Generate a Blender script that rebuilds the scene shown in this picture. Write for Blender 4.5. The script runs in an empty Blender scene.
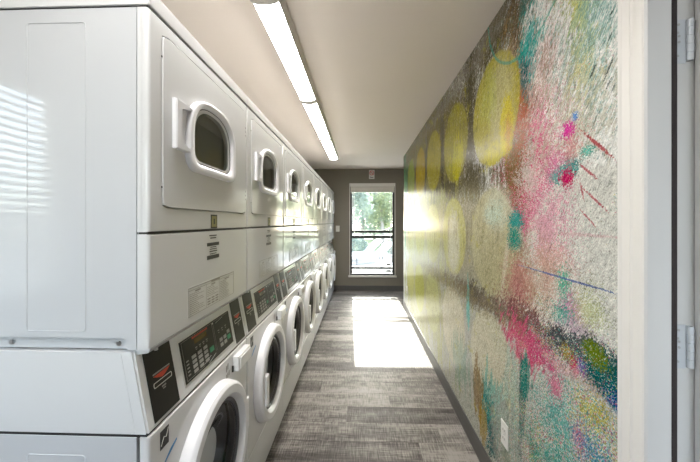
import bpy, bmesh, math, random
from mathutils import Matrix, Vector
random.seed(7)
PI = math.pi
scn = bpy.context.scene
COL = scn.collection

# ---------------------------------------------------------------- camera, sky, sun, exposure
F_PX = 311.0
cam_d = bpy.data.cameras.new('camera')
cam = bpy.data.objects.new('camera', cam_d); COL.objects.link(cam)
cam_d.sensor_fit = 'HORIZONTAL'; cam_d.sensor_width = 36.0
cam_d.lens = 36.0 * F_PX / 700.0
cam_d.shift_y = -9.0 / 700.0
cam_d.clip_start = 0.02
cam.location = (0, 0, 1.38)
cam.rotation_euler = (PI / 2, 0, math.atan(11 / F_PX))
scn.camera = cam

SUN_DIR = Vector((0.037, -1.0, -0.60)).normalized()
world = bpy.data.worlds.new('sky'); scn.world = world; world.use_nodes = True
wn = world.node_tree.nodes; wl = world.node_tree.links; wn.clear()
sky = wn.new('ShaderNodeTexSky'); sky.sky_type = 'NISHITA'; sky.sun_disc = False
sky.sun_elevation = math.radians(31); sky.sun_rotation = math.radians(-2.1)
sky.dust_density = 2.0
bgn = wn.new('ShaderNodeBackground'); bgn.inputs['Strength'].default_value = 0.95
wo = wn.new('ShaderNodeOutputWorld')
hsv = wn.new('ShaderNodeHueSaturation'); hsv.inputs['Saturation'].default_value = 0.55
wl.new(sky.outputs[0], hsv.inputs['Color']); wl.new(hsv.outputs[0], bgn.inputs['Color']); wl.new(bgn.outputs[0], wo.inputs['Surface'])

sun_d = bpy.data.lights.new('sun', 'SUN'); sun_d.energy = 8.5; sun_d.angle = math.radians(0.27)
sun_d.color = (1.0, 0.95, 0.86)
sun = bpy.data.objects.new('sun', sun_d); COL.objects.link(sun)
sun.location = (0, 30, 20)
sun.rotation_euler = SUN_DIR.to_track_quat('-Z', 'Y').to_euler()

vs = scn.view_settings
scn.display_settings.display_device = 'sRGB'
vs.view_transform = 'Standard'; vs.look = 'None'; vs.gamma = 1.0; vs.use_curve_mapping = False
vs.exposure = 1.25
LAMP = 15.0

# ---------------------------------------------------------------- dimensions
XM = -0.541          # machine fronts
XR = 0.70            # mural wall
H = 2.45
YF = 6.265           # end wall
Y0 = 0.775; PITCH = 0.686; NST = 8
XL = -1.75; YB = -1.7
YMUR0, YMUR1 = 0.876, 5.13

# ---------------------------------------------------------------- materials
def newmat(name):
    m = bpy.data.materials.new(name); m.use_nodes = True
    return m, m.node_tree.nodes, m.node_tree.links, m.node_tree.nodes['Principled BSDF']

def mat(name, col, rough=0.5, metal=0.0, var=0.0, vscale=8.0, spec=0.5, coat=0.0, bump=0.0, bscale=200.0, emit=None, estr=0.0, trans=0.0, alpha=1.0):
    m, n, l, b = newmat(name)
    b.inputs['Base Color'].default_value = (*col, 1)
    b.inputs['Roughness'].default_value = rough
    b.inputs['Metallic'].default_value = metal
    b.inputs['Specular IOR Level'].default_value = spec
    b.inputs['Coat Weight'].default_value = coat
    b.inputs['Transmission Weight'].default_value = trans
    if emit:
        b.inputs['Emission Color'].default_value = (*emit, 1)
        b.inputs['Emission Strength'].default_value = estr
    geo = n.new('ShaderNodeNewGeometry')
    if var > 0:
        nt = n.new('ShaderNodeTexNoise'); nt.inputs['Scale'].default_value = vscale
        nt.inputs['Detail'].default_value = 3
        l.new(geo.outputs['Position'], nt.inputs['Vector'])
        mr = n.new('ShaderNodeMapRange')
        mr.inputs[3].default_value = 1 - var; mr.inputs[4].default_value = 1 + var
        l.new(nt.outputs['Fac'], mr.inputs[0])
        mx = n.new('ShaderNodeVectorMath'); mx.operation = 'SCALE'
        mx.inputs[0].default_value = col
        l.new(mr.outputs[0], mx.inputs['Scale'])
        l.new(mx.outputs[0], b.inputs['Base Color'])
    if bump > 0:
        nb = n.new('ShaderNodeTexNoise'); nb.inputs['Scale'].default_value = bscale
        l.new(geo.outputs['Position'], nb.inputs['Vector'])
        bp = n.new('ShaderNodeBump'); bp.inputs['Strength'].default_value = bump
        bp.inputs['Distance'].default_value = 0.002
        l.new(nb.outputs['Fac'], bp.inputs['Height']); l.new(bp.outputs[0], b.inputs['Normal'])
    return m

def glassmat(name, tint, refl=0.0):
    m = bpy.data.materials.new(name); m.use_nodes = True
    n, l = m.node_tree.nodes, m.node_tree.links; n.clear()
    o = n.new('ShaderNodeOutputMaterial'); mx = n.new('ShaderNodeMixShader')
    t = n.new('ShaderNodeBsdfTransparent'); t.inputs['Color'].default_value = (*tint, 1)
    g = n.new('ShaderNodeBsdfGlossy'); g.inputs['Roughness'].default_value = 0.03
    lw = n.new('ShaderNodeLayerWeight'); lw.inputs['Blend'].default_value = 0.5
    pw = n.new('ShaderNodeMath'); pw.operation = 'POWER'; pw.inputs[1].default_value = 5.0
    ma = n.new('ShaderNodeMath'); ma.operation = 'MULTIPLY_ADD'; ma.inputs[1].default_value = 0.95; ma.inputs[2].default_value = 0.045
    l.new(lw.outputs['Facing'], pw.inputs[0]); l.new(pw.outputs[0], ma.inputs[0]); l.new(ma.outputs[0], mx.inputs['Fac'])
    l.new(t.outputs[0], mx.inputs[1]); l.new(g.outputs[0], mx.inputs[2]); l.new(mx.outputs[0], o.inputs['Surface'])
    return m

M = {}
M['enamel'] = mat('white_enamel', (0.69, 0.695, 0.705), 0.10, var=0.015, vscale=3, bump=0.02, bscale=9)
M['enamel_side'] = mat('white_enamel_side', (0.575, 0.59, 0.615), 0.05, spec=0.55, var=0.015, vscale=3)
M['door_white'] = mat('white_plastic', (0.78, 0.78, 0.81), 0.28, var=0.01)
M['dispenser'] = mat('dispenser_plastic', (0.80, 0.80, 0.80), 0.25, var=0.01)
M['black_plate'] = mat('black_overlay', (0.014, 0.013, 0.012), 0.38, var=0.1, spec=0.25)
M['dark'] = mat('dark_gap', (0.012, 0.012, 0.013), 0.6, var=0.1)
M['gasket'] = mat('grey_gasket', (0.10, 0.10, 0.115), 0.45, var=0.05)
M['drum'] = mat('drum_steel', (0.045, 0.044, 0.036), 0.35, metal=0.4, var=0.2, vscale=30)
M['chrome'] = mat('screw_steel', (0.45, 0.45, 0.46), 0.3, metal=1.0, var=0.1)
M['bounce_cut'] = mat('bounce_cutting_grey', (0.36, 0.345, 0.33), 0.6, var=0.15, vscale=12)  # mid grey for the added sheet that dulls bounce off the lids
M['hinge'] = mat('hinge_steel', (0.55, 0.58, 0.62), 0.42, metal=0.25, var=0.05)
M['red'] = mat('red_print', (0.55, 0.05, 0.02), 0.4, var=0.05)
M['white_print'] = mat('white_print', (0.62, 0.62, 0.58), 0.4, var=0.05)
M['grey_print'] = mat('grey_print', (0.26, 0.25, 0.23), 0.4, var=0.05)
M['amber'] = mat('amber_display', (0.10, 0.055, 0.01), 0.25, var=0.3, vscale=150)
M['green_btn'] = mat('green_button', (0.02, 0.25, 0.12), 0.4, var=0.05)
M['btn'] = mat('grey_button', (0.33, 0.32, 0.30), 0.45, var=0.05)
M['paper'] = mat('label_paper', (0.66, 0.66, 0.63), 0.35, var=0.02)
M['paper2'] = mat('label_film', (0.70, 0.705, 0.70), 0.2, var=0.02)
M['ink'] = mat('black_ink', (0.03, 0.03, 0.03), 0.5, var=0.1)
M['brass'] = mat('olive_plate', (0.20, 0.19, 0.06), 0.4, var=0.1)
M['blue'] = mat('blue_print', (0.04, 0.20, 0.42), 0.4, var=0.1)
M['glass_dark'] = glassmat('dryer_window_glass', (0.42, 0.43, 0.40))
M['glass_washer'] = glassmat('washer_window_glass', (0.30, 0.30, 0.32))
M['glass'] = glassmat('clear_window_glass', (0.93, 0.96, 0.95))
M['ceiling'] = mat('ceiling_paint', (0.91, 0.835, 0.775), 0.85, var=0.03, vscale=1.5, bump=0.15, bscale=140)
M['wall'] = mat('taupe_wall_paint', (0.20, 0.18, 0.147), 0.7, var=0.03, vscale=2, bump=0.1, bscale=160)
M['wall_light'] = mat('pale_wall_paint', (0.60, 0.585, 0.56), 0.75, var=0.03, vscale=2)
M['trim'] = mat('white_trim_paint', (0.72, 0.70, 0.67), 0.4, var=0.02)
M['jamb'] = mat('grey_frame_paint', (0.60, 0.60, 0.60), 0.4, var=0.02)
M['doorm'] = mat('door_paint', (0.48, 0.47, 0.47), 0.4, var=0.02)
M['seal'] = mat('door_seal_rubber', (0.02, 0.012, 0.012), 0.7, var=0.2)
M['baseboard'] = mat('charcoal_vinyl', (0.075, 0.072, 0.068), 0.4, var=0.08, vscale=4)
M['blackframe'] = mat('black_window_frame', (0.018, 0.018, 0.018), 0.45, var=0.1)
M['blind'] = mat('blind_fabric', (0.66, 0.63, 0.58), 0.7, var=0.03)
M['slat'] = mat('blind_slat', (0.80, 0.79, 0.76), 0.5, var=0.02)
M['fixture'] = mat('fixture_metal', (0.60, 0.58, 0.55), 0.45, var=0.03)
M['outlet'] = mat('outlet_plastic', (0.72, 0.71, 0.67), 0.4, var=0.02)
M['lamp'] = mat('lamp_diffuser', (0.9, 0.9, 0.88), 0.5, var=0.01, emit=(1.0, 0.968, 0.915), estr=LAMP)
M['patio'] = mat('pale_concrete', (0.40, 0.39, 0.375), 0.8, var=0.12, vscale=2)
M['lawn'] = mat('lawn_green', (0.10, 0.14, 0.06), 0.9, var=0.3, vscale=6)
M['bark'] = mat('tree_bark', (0.30, 0.27, 0.25), 0.9, var=0.3, vscale=20)
M['sling'] = mat('white_sling', (0.42, 0.42, 0.41), 0.7, var=0.05)
M['sling_dark'] = mat('grey_lounger_frame', (0.16, 0.16, 0.165), 0.5, var=0.1)
M['brick'] = mat('outside_render', (0.45, 0.42, 0.38), 0.85, var=0.1)

def leafmat(name, c1, c2):
    m = bpy.data.materials.new(name); m.use_nodes = True
    n, l = m.node_tree.nodes, m.node_tree.links; n.clear()
    o = n.new('ShaderNodeOutputMaterial'); mx = n.new('ShaderNodeMixShader'); mx.inputs[0].default_value = 0.45
    d = n.new('ShaderNodeBsdfDiffuse'); t = n.new('ShaderNodeBsdfTranslucent')
    g = n.new('ShaderNodeNewGeometry'); ns = n.new('ShaderNodeTexNoise'); ns.inputs['Scale'].default_value = 2.2
    l.new(g.outputs['Position'], ns.inputs['Vector'])
    cr = n.new('ShaderNodeValToRGB'); cr.color_ramp.elements[0].position = 0.35; cr.color_ramp.elements[1].position = 0.65
    cr.color_ramp.elements[0].color = (*c1, 1); cr.color_ramp.elements[1].color = (*c2, 1)
    l.new(ns.outputs['Fac'], cr.inputs[0])
    l.new(cr.outputs[0], d.inputs[0]); l.new(cr.outputs[0], t.inputs[0])
    l.new(d.outputs[0], mx.inputs[1]); l.new(t.outputs[0], mx.inputs[2]); l.new(mx.outputs[0], o.inputs[0])
    return m
M['leaf'] = leafmat('hazed_leaf_green', (0.27, 0.33, 0.24), (0.46, 0.48, 0.28))  # pale, greyed greens: window glare and haze put into the leaf colour
M['leaf2'] = leafmat('hazed_leaf_blue_green', (0.26, 0.32, 0.29), (0.40, 0.45, 0.38))  # same haze mixed into the bluer leaves

# floor planks: grey-brown linen-weave vinyl
def floormat():
    m, n, l, b = newmat('woven_vinyl_plank')
    geo = n.new('ShaderNodeNewGeometry'); oi = n.new('ShaderNodeObjectInfo')
    off = n.new('ShaderNodeVectorMath'); off.operation = 'SCALE'; off.inputs['Scale'].default_value = 7.0
    cmb = n.new('ShaderNodeCombineXYZ'); l.new(oi.outputs['Random'], cmb.inputs[0]); l.new(oi.outputs['Random'], cmb.inputs[1])
    l.new(cmb.outputs[0], off.inputs[0])
    add = n.new('ShaderNodeVectorMath'); add.operation = 'ADD'
    l.new(geo.outputs['Position'], add.inputs[0]); l.new(off.outputs[0], add.inputs[1])
    def noise(sx, sy, detail=2):
        mp = n.new('ShaderNodeVectorMath'); mp.operation = 'MULTIPLY'; mp.inputs[1].default_value = (sx, sy, 1)
        l.new(add.outputs[0], mp.inputs[0])
        t = n.new('ShaderNodeTexNoise'); t.inputs['Scale'].default_value = 1.0; t.inputs['Detail'].default_value = detail
        l.new(mp.outputs[0], t.inputs['Vector']); return t.outputs['Fac']
    def math_(op, a, bv):
        q = n.new('ShaderNodeMath'); q.operation = op
        for i, v in enumerate((a, bv)):
            if isinstance(v, (int, float)): q.inputs[i].default_value = v
            else: l.new(v, q.inputs[i])
        return q.outputs[0]
    warp = noise(9, 150, 3); weft = noise(150, 12, 3); band = noise(1.0, 9); blot = noise(6, 14, 4)
    s = math_('ADD', math_('MULTIPLY', warp, 0.75), math_('MULTIPLY', weft, 0.75))
    s = math_('ADD', s, math_('MULTIPLY', band, 0.75))
    s = math_('ADD', s, math_('MULTIPLY', blot, 0.45))
    s = math_('ADD', s, math_('MULTIPLY', oi.outputs['Random'], 0.30))
    s = math_('MULTIPLY', s, 0.667)
    cr = n.new('ShaderNodeValToRGB'); e = cr.color_ramp.elements
    e[0].position = 0.66; e[0].color = (0.050, 0.043, 0.039, 1)
    e[1].position = 1.26; e[1].color = (0.31, 0.285, 0.262, 1)
    mrr = n.new('ShaderNodeMapRange'); mrr.inputs[1].default_value = 0.74; mrr.inputs[2].default_value = 1.14
    l.new(s, mrr.inputs[0])
    e[0].position = 0.05; e[1].position = 0.95
    mid = cr.color_ramp.elements.new(0.5); mid.color = (0.128, 0.114, 0.105, 1)
    l.new(mrr.outputs[0], cr.inputs[0]); l.new(cr.outputs[0], b.inputs['Base Color'])
    b.inputs['Roughness'].default_value = 0.48; b.inputs['Specular IOR Level'].default_value = 0.10
    bp = n.new('ShaderNodeBump'); bp.inputs['Strength'].default_value = 0.25; bp.inputs['Distance'].default_value = 0.0012
    l.new(math_('ADD', warp, weft), bp.inputs['Height']); l.new(bp.outputs[0], b.inputs['Normal'])
    return m
M['plank'] = floormat()
M['subfloor'] = mat('subfloor', (0.05, 0.046, 0.042), 0.8, var=0.1)

# mural print (flat print on the wall, laid out in wall metres: y along the wall, z up)
def muralmat():
    m, n, l, b = newmat('abstract_mural_print')
    geo = n.new('ShaderNodeNewGeometry')
    sep = n.new('ShaderNodeSeparateXYZ'); l.new(geo.outputs['Position'], sep.inputs[0])
    P = n.new('ShaderNodeCombineXYZ'); l.new(sep.outputs['Y'], P.inputs[0]); l.new(sep.outputs['Z'], P.inputs[1])
    P = P.outputs[0]
    def vmath(op, a, v, s=None):
        q = n.new('ShaderNodeVectorMath'); q.operation = op
        l.new(a, q.inputs[0])
        if isinstance(v, tuple): q.inputs[1].default_value = v
        elif v is not None: l.new(v, q.inputs[1])
        return q
    def mth(op, a, bv, clamp=False):
        q = n.new('ShaderNodeMath'); q.operation = op; q.use_clamp = clamp
        for i, v in enumerate((a, bv)):
            if isinstance(v, (int, float)): q.inputs[i].default_value = v
            else: l.new(v, q.inputs[i])
        return q.outputs[0]
    def noise(scale, detail=3, rough=0.6, sx=1.0, sy=1.0, rot=0.0, off=0.0):
        mp = n.new('ShaderNodeMapping'); mp.inputs['Rotation'].default_value = (0, 0, rot)
        mp2 = vmath('MULTIPLY', mp.outputs[0], (sx, sy, 1))
        l.new(P, mp.inputs['Vector']); mp.inputs['Location'].default_value = (off, off * 1.7, off * 0.3)
        t = n.new('ShaderNodeTexNoise'); t.inputs['Scale'].default_value = scale
        t.inputs['Detail'].default_value = detail; t.inputs['Roughness'].default_value = rough
        l.new(mp2.outputs[0], t.inputs['Vector'])
        return mth('MULTIPLY', mth('SUBTRACT', t.outputs['Fac'], 0.5), 2.4)
    N = {
        'big': noise(3.0, 3, off=1), 'mid': noise(11, 4, off=3), 'fine': noise(60, 4, 0.7, off=5),
        'speck': noise(190, 2, 0.7, off=9),
        'hatch': noise(55, 3, 0.7, 1.0, 0.26, math.radians(-32), off=2),     # strokes leaning over to the far side
        'hatch2': noise(210, 2, 0.6, 1.0, 0.24, math.radians(-36), off=8),
        'speck2': noise(150, 3, 0.7, off=21), 'speck3': noise(125, 3, 0.7, off=37), 'speck4': noise(165, 3, 0.7, off=51),
        'hatchb': noise(75, 3, 0.7, 1.0, 0.24, math.radians(-30), off=61), 'hatchc': noise(95, 3, 0.7, 1.0, 0.28, math.radians(-38), off=71),
        'fine2': noise(50, 4, 0.7, off=83), 'mid2': noise(9, 4, off=91),
        'vert': noise(26, 3, 0.7, 1.0, 0.14, 0, off=4),
        'hor': noise(60, 2, 0.6, 0.10, 1.0, 0, off=6),
    }
    def comb(*terms):
        s = None
        for k, a in terms:
            q = mth('MULTIPLY', N[k], a)
            s = q if s is None else mth('ADD', s, q)
        return s
    rough_edge = comb(('hatch', 1.6), ('fine', 1.0))
    speck_edge = comb(('speck', 2.4), ('fine', 2.0), ('mid', 1.0))
    hatch_edge = comb(('hatch2', 2.4), ('hatch', 1.6), ('mid', 0.8))
    vert_edge = comb(('vert', 2.6), ('fine', 1.2), ('big', 0.8))
    soft_edge = comb(('big', 0.8), ('mid', 0.5))
    crisp_edge = comb(('fine', 0.05), ('mid', 0.04))
    speck_list = [comb((k, 2.4), (k2, 1.2), ('mid', 0.8)) for k, k2 in (('speck2', 'fine'), ('speck3', 'speck'), ('speck4', 'hatch2'), ('speck', 'speck3'))]
    hatch_list = [hatch_edge, comb(('hatchb', 2.6), ('speck3', 0.8), ('mid', 0.8)), comb(('hatchc', 2.6), ('speck2', 0.8), ('mid', 0.8))]
    cnt = {'s': 0, 'h': 0}
    E_ = {'r': rough_edge, 's': speck_edge, 'h': hatch_edge, 'v': vert_edge, 'b': soft_edge, 'c': crisp_edge}
    def rgbnode(c):
        q = n.new('ShaderNodeRGB'); q.outputs[0].default_value = (*c, 1); return q.outputs[0]
    cur = [rgbnode((0.70, 0.70, 0.675))]
    def blend(mask, col, strength=1.0):
        mx = n.new('ShaderNodeMix'); mx.data_type = 'RGBA'
        l.new(mth('MULTIPLY', mask, strength, True), mx.inputs[0])
        l.new(cur[0], mx.inputs[6])
        if isinstance(col, tuple): mx.inputs[7].default_value = (*col, 1)
        else: l.new(col, mx.inputs[7])
        cur[0] = mx.outputs[2]
    def maskof(d, soft):
        mr = n.new('ShaderNodeMapRange'); mr.interpolation_type = 'SMOOTHSTEP'
        mr.inputs[1].default_value = 1 + soft; mr.inputs[2].default_value = 1 - soft
        mr.inputs[3].default_value = 0; mr.inputs[4].default_value = 1
        l.new(d, mr.inputs[0]); return mr.outputs[0]
    def patch(cy, cz, ry, rz, col, edge='r', soft=0.3, amp=1.0, strength=1.0, rot=0.0):
        if edge == 's' and amp >= 0.6: ry *= 0.55; rz *= 0.55
        if edge in 'shrv': soft *= 0.4; amp *= 1.15
        src = E_[edge]
        if edge in cnt:
            lst = speck_list if edge == 's' else hatch_list
            src = lst[cnt[edge] % len(lst)]; cnt[edge] += 1
        v = vmath('SUBTRACT', P, (cy, cz, 0)).outputs[0]
        if rot:
            rn = n.new('ShaderNodeVectorRotate'); rn.rotation_type = 'Z_AXIS'; rn.inputs['Angle'].default_value = -rot
            l.new(v, rn.inputs['Vector']); v = rn.outputs[0]
        v = vmath('MULTIPLY', v, (1 / ry, 1 / rz, 0)).outputs[0]
        ln = vmath('LENGTH', v, None).outputs['Value']
        if edge in cnt: ln = mth('ADD', mth('MULTIPLY', ln, 0.55), 0.45)
        d = mth('ADD', ln, mth('MULTIPLY', src, amp))
        blend(maskof(d, soft), col, strength)
    def ring(cy, cz, r, w, col, strength=0.8, half=None):
        v = vmath('SUBTRACT', P, (cy, cz, 0)).outputs[0]
        ln = vmath('LENGTH', v, None).outputs['Value']
        d = mth('ABSOLUTE', mth('SUBTRACT', ln, r), 0)
        d = mth('ADD', mth('MULTIPLY', d, 1 / w), mth('MULTIPLY', N['fine'], 1.2))
        zt = n.new('ShaderNodeMapRange'); zt.inputs[1].default_value = cz + .01; zt.inputs[2].default_value = cz - .02; l.new(sep.outputs['Z'], zt.inputs[0])
        mk = mth('MULTIPLY', maskof(d, 0.3), zt.outputs[0])
        blend(mk, col, strength)
    def line(ya, za, yb, zb, w, col, strength=0.9):
        dy, dz = yb - ya, zb - za
        L = math.hypot(dy, dz)
        patch((ya + yb) / 2, (za + zb) / 2, L / 2, w, col, 's', 0.3, 0.25, strength, math.atan2(dz, dy))

    OLD = (0.060, 0.050, 0.022); OLV = (0.15, 0.135, 0.045); BRN = (0.095, 0.074, 0.040); BEI = (0.33, 0.30, 0.19)
    GRY = (0.24, 0.22, 0.185); YEL = (0.55, 0.50, 0.13); TEA = (0.015, 0.25, 0.23); DTE = (0.008, 0.085, 0.09)
    PNK = (0.66, 0.20, 0.30); MAG = (0.55, 0.02, 0.16); RST = (0.42, 0.13, 0.07); WHT = (0.68, 0.68, 0.66)
    CRM = (0.62, 0.585, 0.47); OCH = (0.36, 0.24, 0.05); GRN = (0.28, 0.36, 0.05)
    # grounds
    patch(3.9, 1.95, 2.40, 0.62, BRN, 'h', 0.25, 0.10)            # dark upper band
    patch(4.2, 2.02, 2.3, 0.60, OLV, 'v', 0.5, 0.45, 0.75)
    patch(1.66, 2.42, 0.36, 0.16, BRN, 'h', 0.4, 0.35)
    patch(1.55, 2.30, 0.24, 0.10, OLD, 'h', 0.4, 0.4, 0.8)
    patch(1.95, 2.42, 0.35, 0.05, GRY, 'h', 0.5, 0.6, 0.8)
    patch(2.02, 2.28, 0.10, 0.16, OLD, 'h', 0.4, 0.4, 0.9)
    patch(2.02, 2.0, 0.07, 0.45, OLD, 'v', 0.4, 0.35, 0.9)
    patch(2.70, 2.0, 0.06, 0.5, OLD, 'v', 0.4, 0.35, 0.9)
    patch(3.36, 2.0, 0.05, 0.5, OLD, 'v', 0.4, 0.35, 0.9)
    patch(4.02, 2.0, 0.05, 0.5, OLD, 'v', 0.4, 0.35, 0.8)
    patch(2.8, 2.36, 1.2, 0.045, GRY, 'h', 0.5, 0.6, 0.7)
    patch(1.92, 1.60, 0.16, 0.12, OLD, 'v', 0.4, 0.45, 0.75)
    patch(2.8, 1.62, 1.0, 0.10, OLD, 'v', 0.4, 0.35, 0.75)
    patch(3.2, 1.25, 2.0, 0.34, BEI, 'b', 0.4, 0.3, 0.9)
    patch(1.95, 1.15, 0.6, 0.34, (0.27, 0.24, 0.145), 's', 0.5, 0.25, 0.9)
    patch(3.6, 1.2, 1.2, 0.5, (0.36, 0.35, 0.13), 'v', 0.5, 0.35, 0.6)
    patch(1.50, 1.08, 0.22, 0.17, (0.34, 0.25, 0.15), 'r', 0.5, 0.5, 0.8)
    # lower ground
    patch(2.2, 0.42, 1.3, 0.62, (0.40, 0.40, 0.34), 'b', 0.5, 0.3, 0.9)
    patch(3.8, 0.6, 1.3, 0.55, (0.42, 0.42, 0.20), 'v', 0.5, 0.35, 0.8)
    # pink and rust drift between the pale near part and the dark far part
    patch(1.36, 1.86, 0.13, 0.26, (0.40, 0.17, 0.10), 'h', 0.4, 0.40, 0.8)
    patch(1.32, 1.62, 0.20, 0.22, PNK, 's', 0.4, 0.45, 0.9)
    patch(1.40, 1.60, 0.13, 0.15, (0.38, 0.16, 0.10), 's', 0.4, 0.45, 0.8)
    patch(1.35, 1.52, 0.10, 0.16, MAG, 's', 0.3, 0.42, 0.9)
    patch(1.28, 1.73, 0.07, 0.08, MAG, 's', 0.3, 0.42, 0.8)
    patch(1.20, 1.66, 0.14, 0.20, (0.62, 0.36, 0.40), 's', 0.4, 0.55, 0.7)
    patch(1.40, 1.75, 0.12, 0.22, (0.16, 0.13, 0.05), 's', 0.3, 0.55, 0.9)
    patch(1.33, 1.55, 0.15, 0.20, (0.50, 0.04, 0.14), 's', 0.3, 0.55, 0.9)
    patch(1.38, 1.62, 0.14, 0.24, (0.60, 0.52, 0.45), 's', 0.3, 0.60, 0.8)
    patch(1.25, 1.50, 0.14, 0.14, (0.55, 0.14, 0.26), 's', 0.3, 0.58, 0.85)
    patch(1.46, 1.55, 0.10, 0.12, (0.13, 0.10, 0.04), 's', 0.3, 0.55, 0.85)
    patch(1.345, 1.60, 0.13, 0.22, (0.52, 0.025, 0.13), 's', 0.3, 0.38, 0.9)
    patch(1.42, 1.68, 0.10, 0.20, (0.14, 0.11, 0.03), 's', 0.3, 0.45, 0.9)
    patch(1.40, 1.86, 0.08, 0.16, (0.40, 0.10, 0.06), 's', 0.3, 0.45, 0.85)
    patch(1.30, 1.56, 0.16, 0.18, (0.66, 0.58, 0.54), 's', 0.3, 0.62, 0.8)
    patch(1.43, 2.12, 0.10, 0.20, (0.30, 0.19, 0.09), 'h', 0.4, 0.4, 0.8)
    patch(1.42, 2.30, 0.07, 0.16, (0.10, 0.075, 0.045), 'h', 0.4, 0.4, 0.85)
    patch(1.325, 2.08, 0.065, 0.12, (0.012, 0.19, 0.20), 'h', 0.3, 0.38, 0.95)
    patch(1.30, 2.12, 0.06, 0.09, (0.10, 0.42, 0.38), 'h', 0.3, 0.65, 0.75)
    patch(1.345, 2.0, 0.04, 0.07, DTE, 'h', 0.3, 0.42, 0.9)
    patch(1.36, 2.29, 0.03, 0.07, TEA, 'h', 0.3, 0.5, 0.4)
    patch(1.26, 2.34, 0.025, 0.08, TEA, 'h', 0.3, 0.5, 0.5)
    patch(1.22, 1.95, 0.10, 0.16, (0.66, 0.50, 0.48), 'h', 0.5, 0.5, 0.5)
    patch(1.07, 2.30, 0.07, 0.14, (0.55, 0.56, 0.22), 'h', 0.5, 0.5, 0.7)
    patch(1.02, 2.07, 0.045, 0.09, (0.48, 0.48, 0.10), 'h', 0.4, 0.5, 0.8)
    patch(1.00, 1.86, 0.05, 0.09, (0.50, 0.47, 0.16), 'h', 0.4, 0.55, 0.7)
    patch(0.94, 2.16, 0.05, 0.26, (0.25, 0.50, 0.46), 'h', 0.4, 0.85, 0.6)
    patch(1.00, 1.92, 0.10, 0.10, (0.30, 0.45, 0.40), 'h', 0.4, 0.95, 0.5)
    patch(1.03, 1.72, 0.16, 0.10, (0.42, 0.40, 0.30), 'h', 0.4, 0.75, 0.6)
    # circles, row by row
    R = 0.286
    for i, (cy, c) in enumerate([(1.675, (0.40, 0.36, 0.09)), (2.345, (0.26, 0.235, 0.055)), (3.03, (0.26, 0.23, 0.045)), (3.70, (0.30, 0.23, 0.04)), (4.38, (0.20, 0.25, 0.07))]):
        patch(cy, 1.965, R, R, c, 'c', 0.04, 1.0, 0.92)
    patch(1.58, 1.98, 0.13, 0.22, (0.52, 0.48, 0.28), 'r', 0.9, 0.35, 0.7)
    patch(1.74, 2.05, 0.10, 0.14, (0.42, 0.44, 0.14), 'v', 0.5, 0.4, 0.5)
    patch(1.52, 1.84, 0.07, 0.15, (0.62, 0.52, 0.05), 'r', 0.4, 0.4, 0.7)
    patch(1.50, 1.80, 0.05, 0.12, RST, 's', 0.4, 0.6, 0.6)
    patch(1.66, 1.74, 0.12, 0.06, (0.55, 0.49, 0.06), 'r', 0.4, 0.4, 0.6)
    patch(2.30, 1.84, 0.16, 0.14, (0.44, 0.42, 0.06), 'v', 0.5, 0.4, 0.7)
    patch(4.75, 1.9, 0.05, 0.5, (0.05, 0.30, 0.18), 'v', 0.4, 0.4, 0.8)
    patch(4.95, 1.6, 0.08, 0.9, (0.06, 0.32, 0.20), 'v', 0.4, 0.4, 0.7)
    for i, (cy, c) in enumerate([(1.70, (0.44, 0.41, 0.26)), (2.385, (0.46, 0.44, 0.18)), (3.06, (0.44, 0.42, 0.17)), (3.73, (0.40, 0.39, 0.14)), (4.40, (0.4, 0.4, 0.18))]):
        patch(cy, 1.272, R, R, c, 'c', 0.05, 1.0, 0.9)
    patch(2.38, 1.22, 0.15, 0.24, (0.60, 0.57, 0.46), 'r', 0.5, 0.3, 0.7)
    patch(1.63, 1.44, 0.16, 0.12, (0.56, 0.56, 0.46), 'r', 0.9, 0.4, 0.5)
    patch(1.66, 1.42, 0.09, 0.05, (0.42, 0.60, 0.52), 's', 0.4, 0.5, 0.5)
    patch(1.72, 1.16, 0.20, 0.17, (0.38, 0.35, 0.21), 's', 0.5, 0.45, 0.6)
    patch(1.53, 1.18, 0.02, 0.20, (0.58, 0.54, 0.42), 'r', 0.4, 0.3, 0.6, 0.25)
    patch(1.435, 1.385, 0.065, 0.045, TEA, 's', 0.3, 0.30, 1.0)
    patch(1.44, 1.30, 0.06, 0.05, (0.012, 0.22, 0.17), 's', 0.3, 0.35, 1.0)
    patch(1.40, 1.12, 0.10, 0.10, (0.48, 0.20, 0.20), 's', 0.4, 0.55, 0.7)
    patch(1.42, 0.99, 0.14, 0.07, (0.42, 0.15, 0.16), 'h', 0.4, 0.5, 0.7)
    # near circle, middle row
    patch(0.99, 1.26, 0.315, 0.29, (0.60, 0.595, 0.55), 'c', 0.04, 1.0, 0.95)
    patch(1.19, 1.34, 0.10, 0.15, (0.66, 0.34, 0.42), 's', 0.4, 0.55, 0.85)
    patch(1.14, 1.24, 0.13, 0.10, (0.60, 0.40, 0.36), 's', 0.4, 0.6, 0.7)
    patch(1.22, 1.15, 0.10, 0.12, (0.52, 0.36, 0.27), 's', 0.5, 0.5, 0.7)
    patch(1.10, 1.17, 0.05, 0.08, (0.10, 0.40, 0.28), 's', 0.3, 0.62, 0.9)
    patch(1.06, 1.08, 0.10, 0.08, (0.50, 0.20, 0.36), 's', 0.3, 0.62, 0.8)
    patch(1.11, 1.06, 0.08, 0.06, (0.05, 0.34, 0.26), 's', 0.3, 0.62, 0.8)
    patch(0.98, 1.10, 0.08, 0.10, (0.46, 0.50, 0.24), 's', 0.4, 0.65, 0.7)
    patch(1.0, 1.02, 0.16, 0.06, (0.46, 0.36, 0.44), 's', 0.4, 0.6, 0.7)
    # dark diagonal band between the rows
    patch(1.66, 0.935, 0.75, 0.05, (0.15, 0.115, 0.085), 'h', 0.4, 0.30, 0.9)
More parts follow.
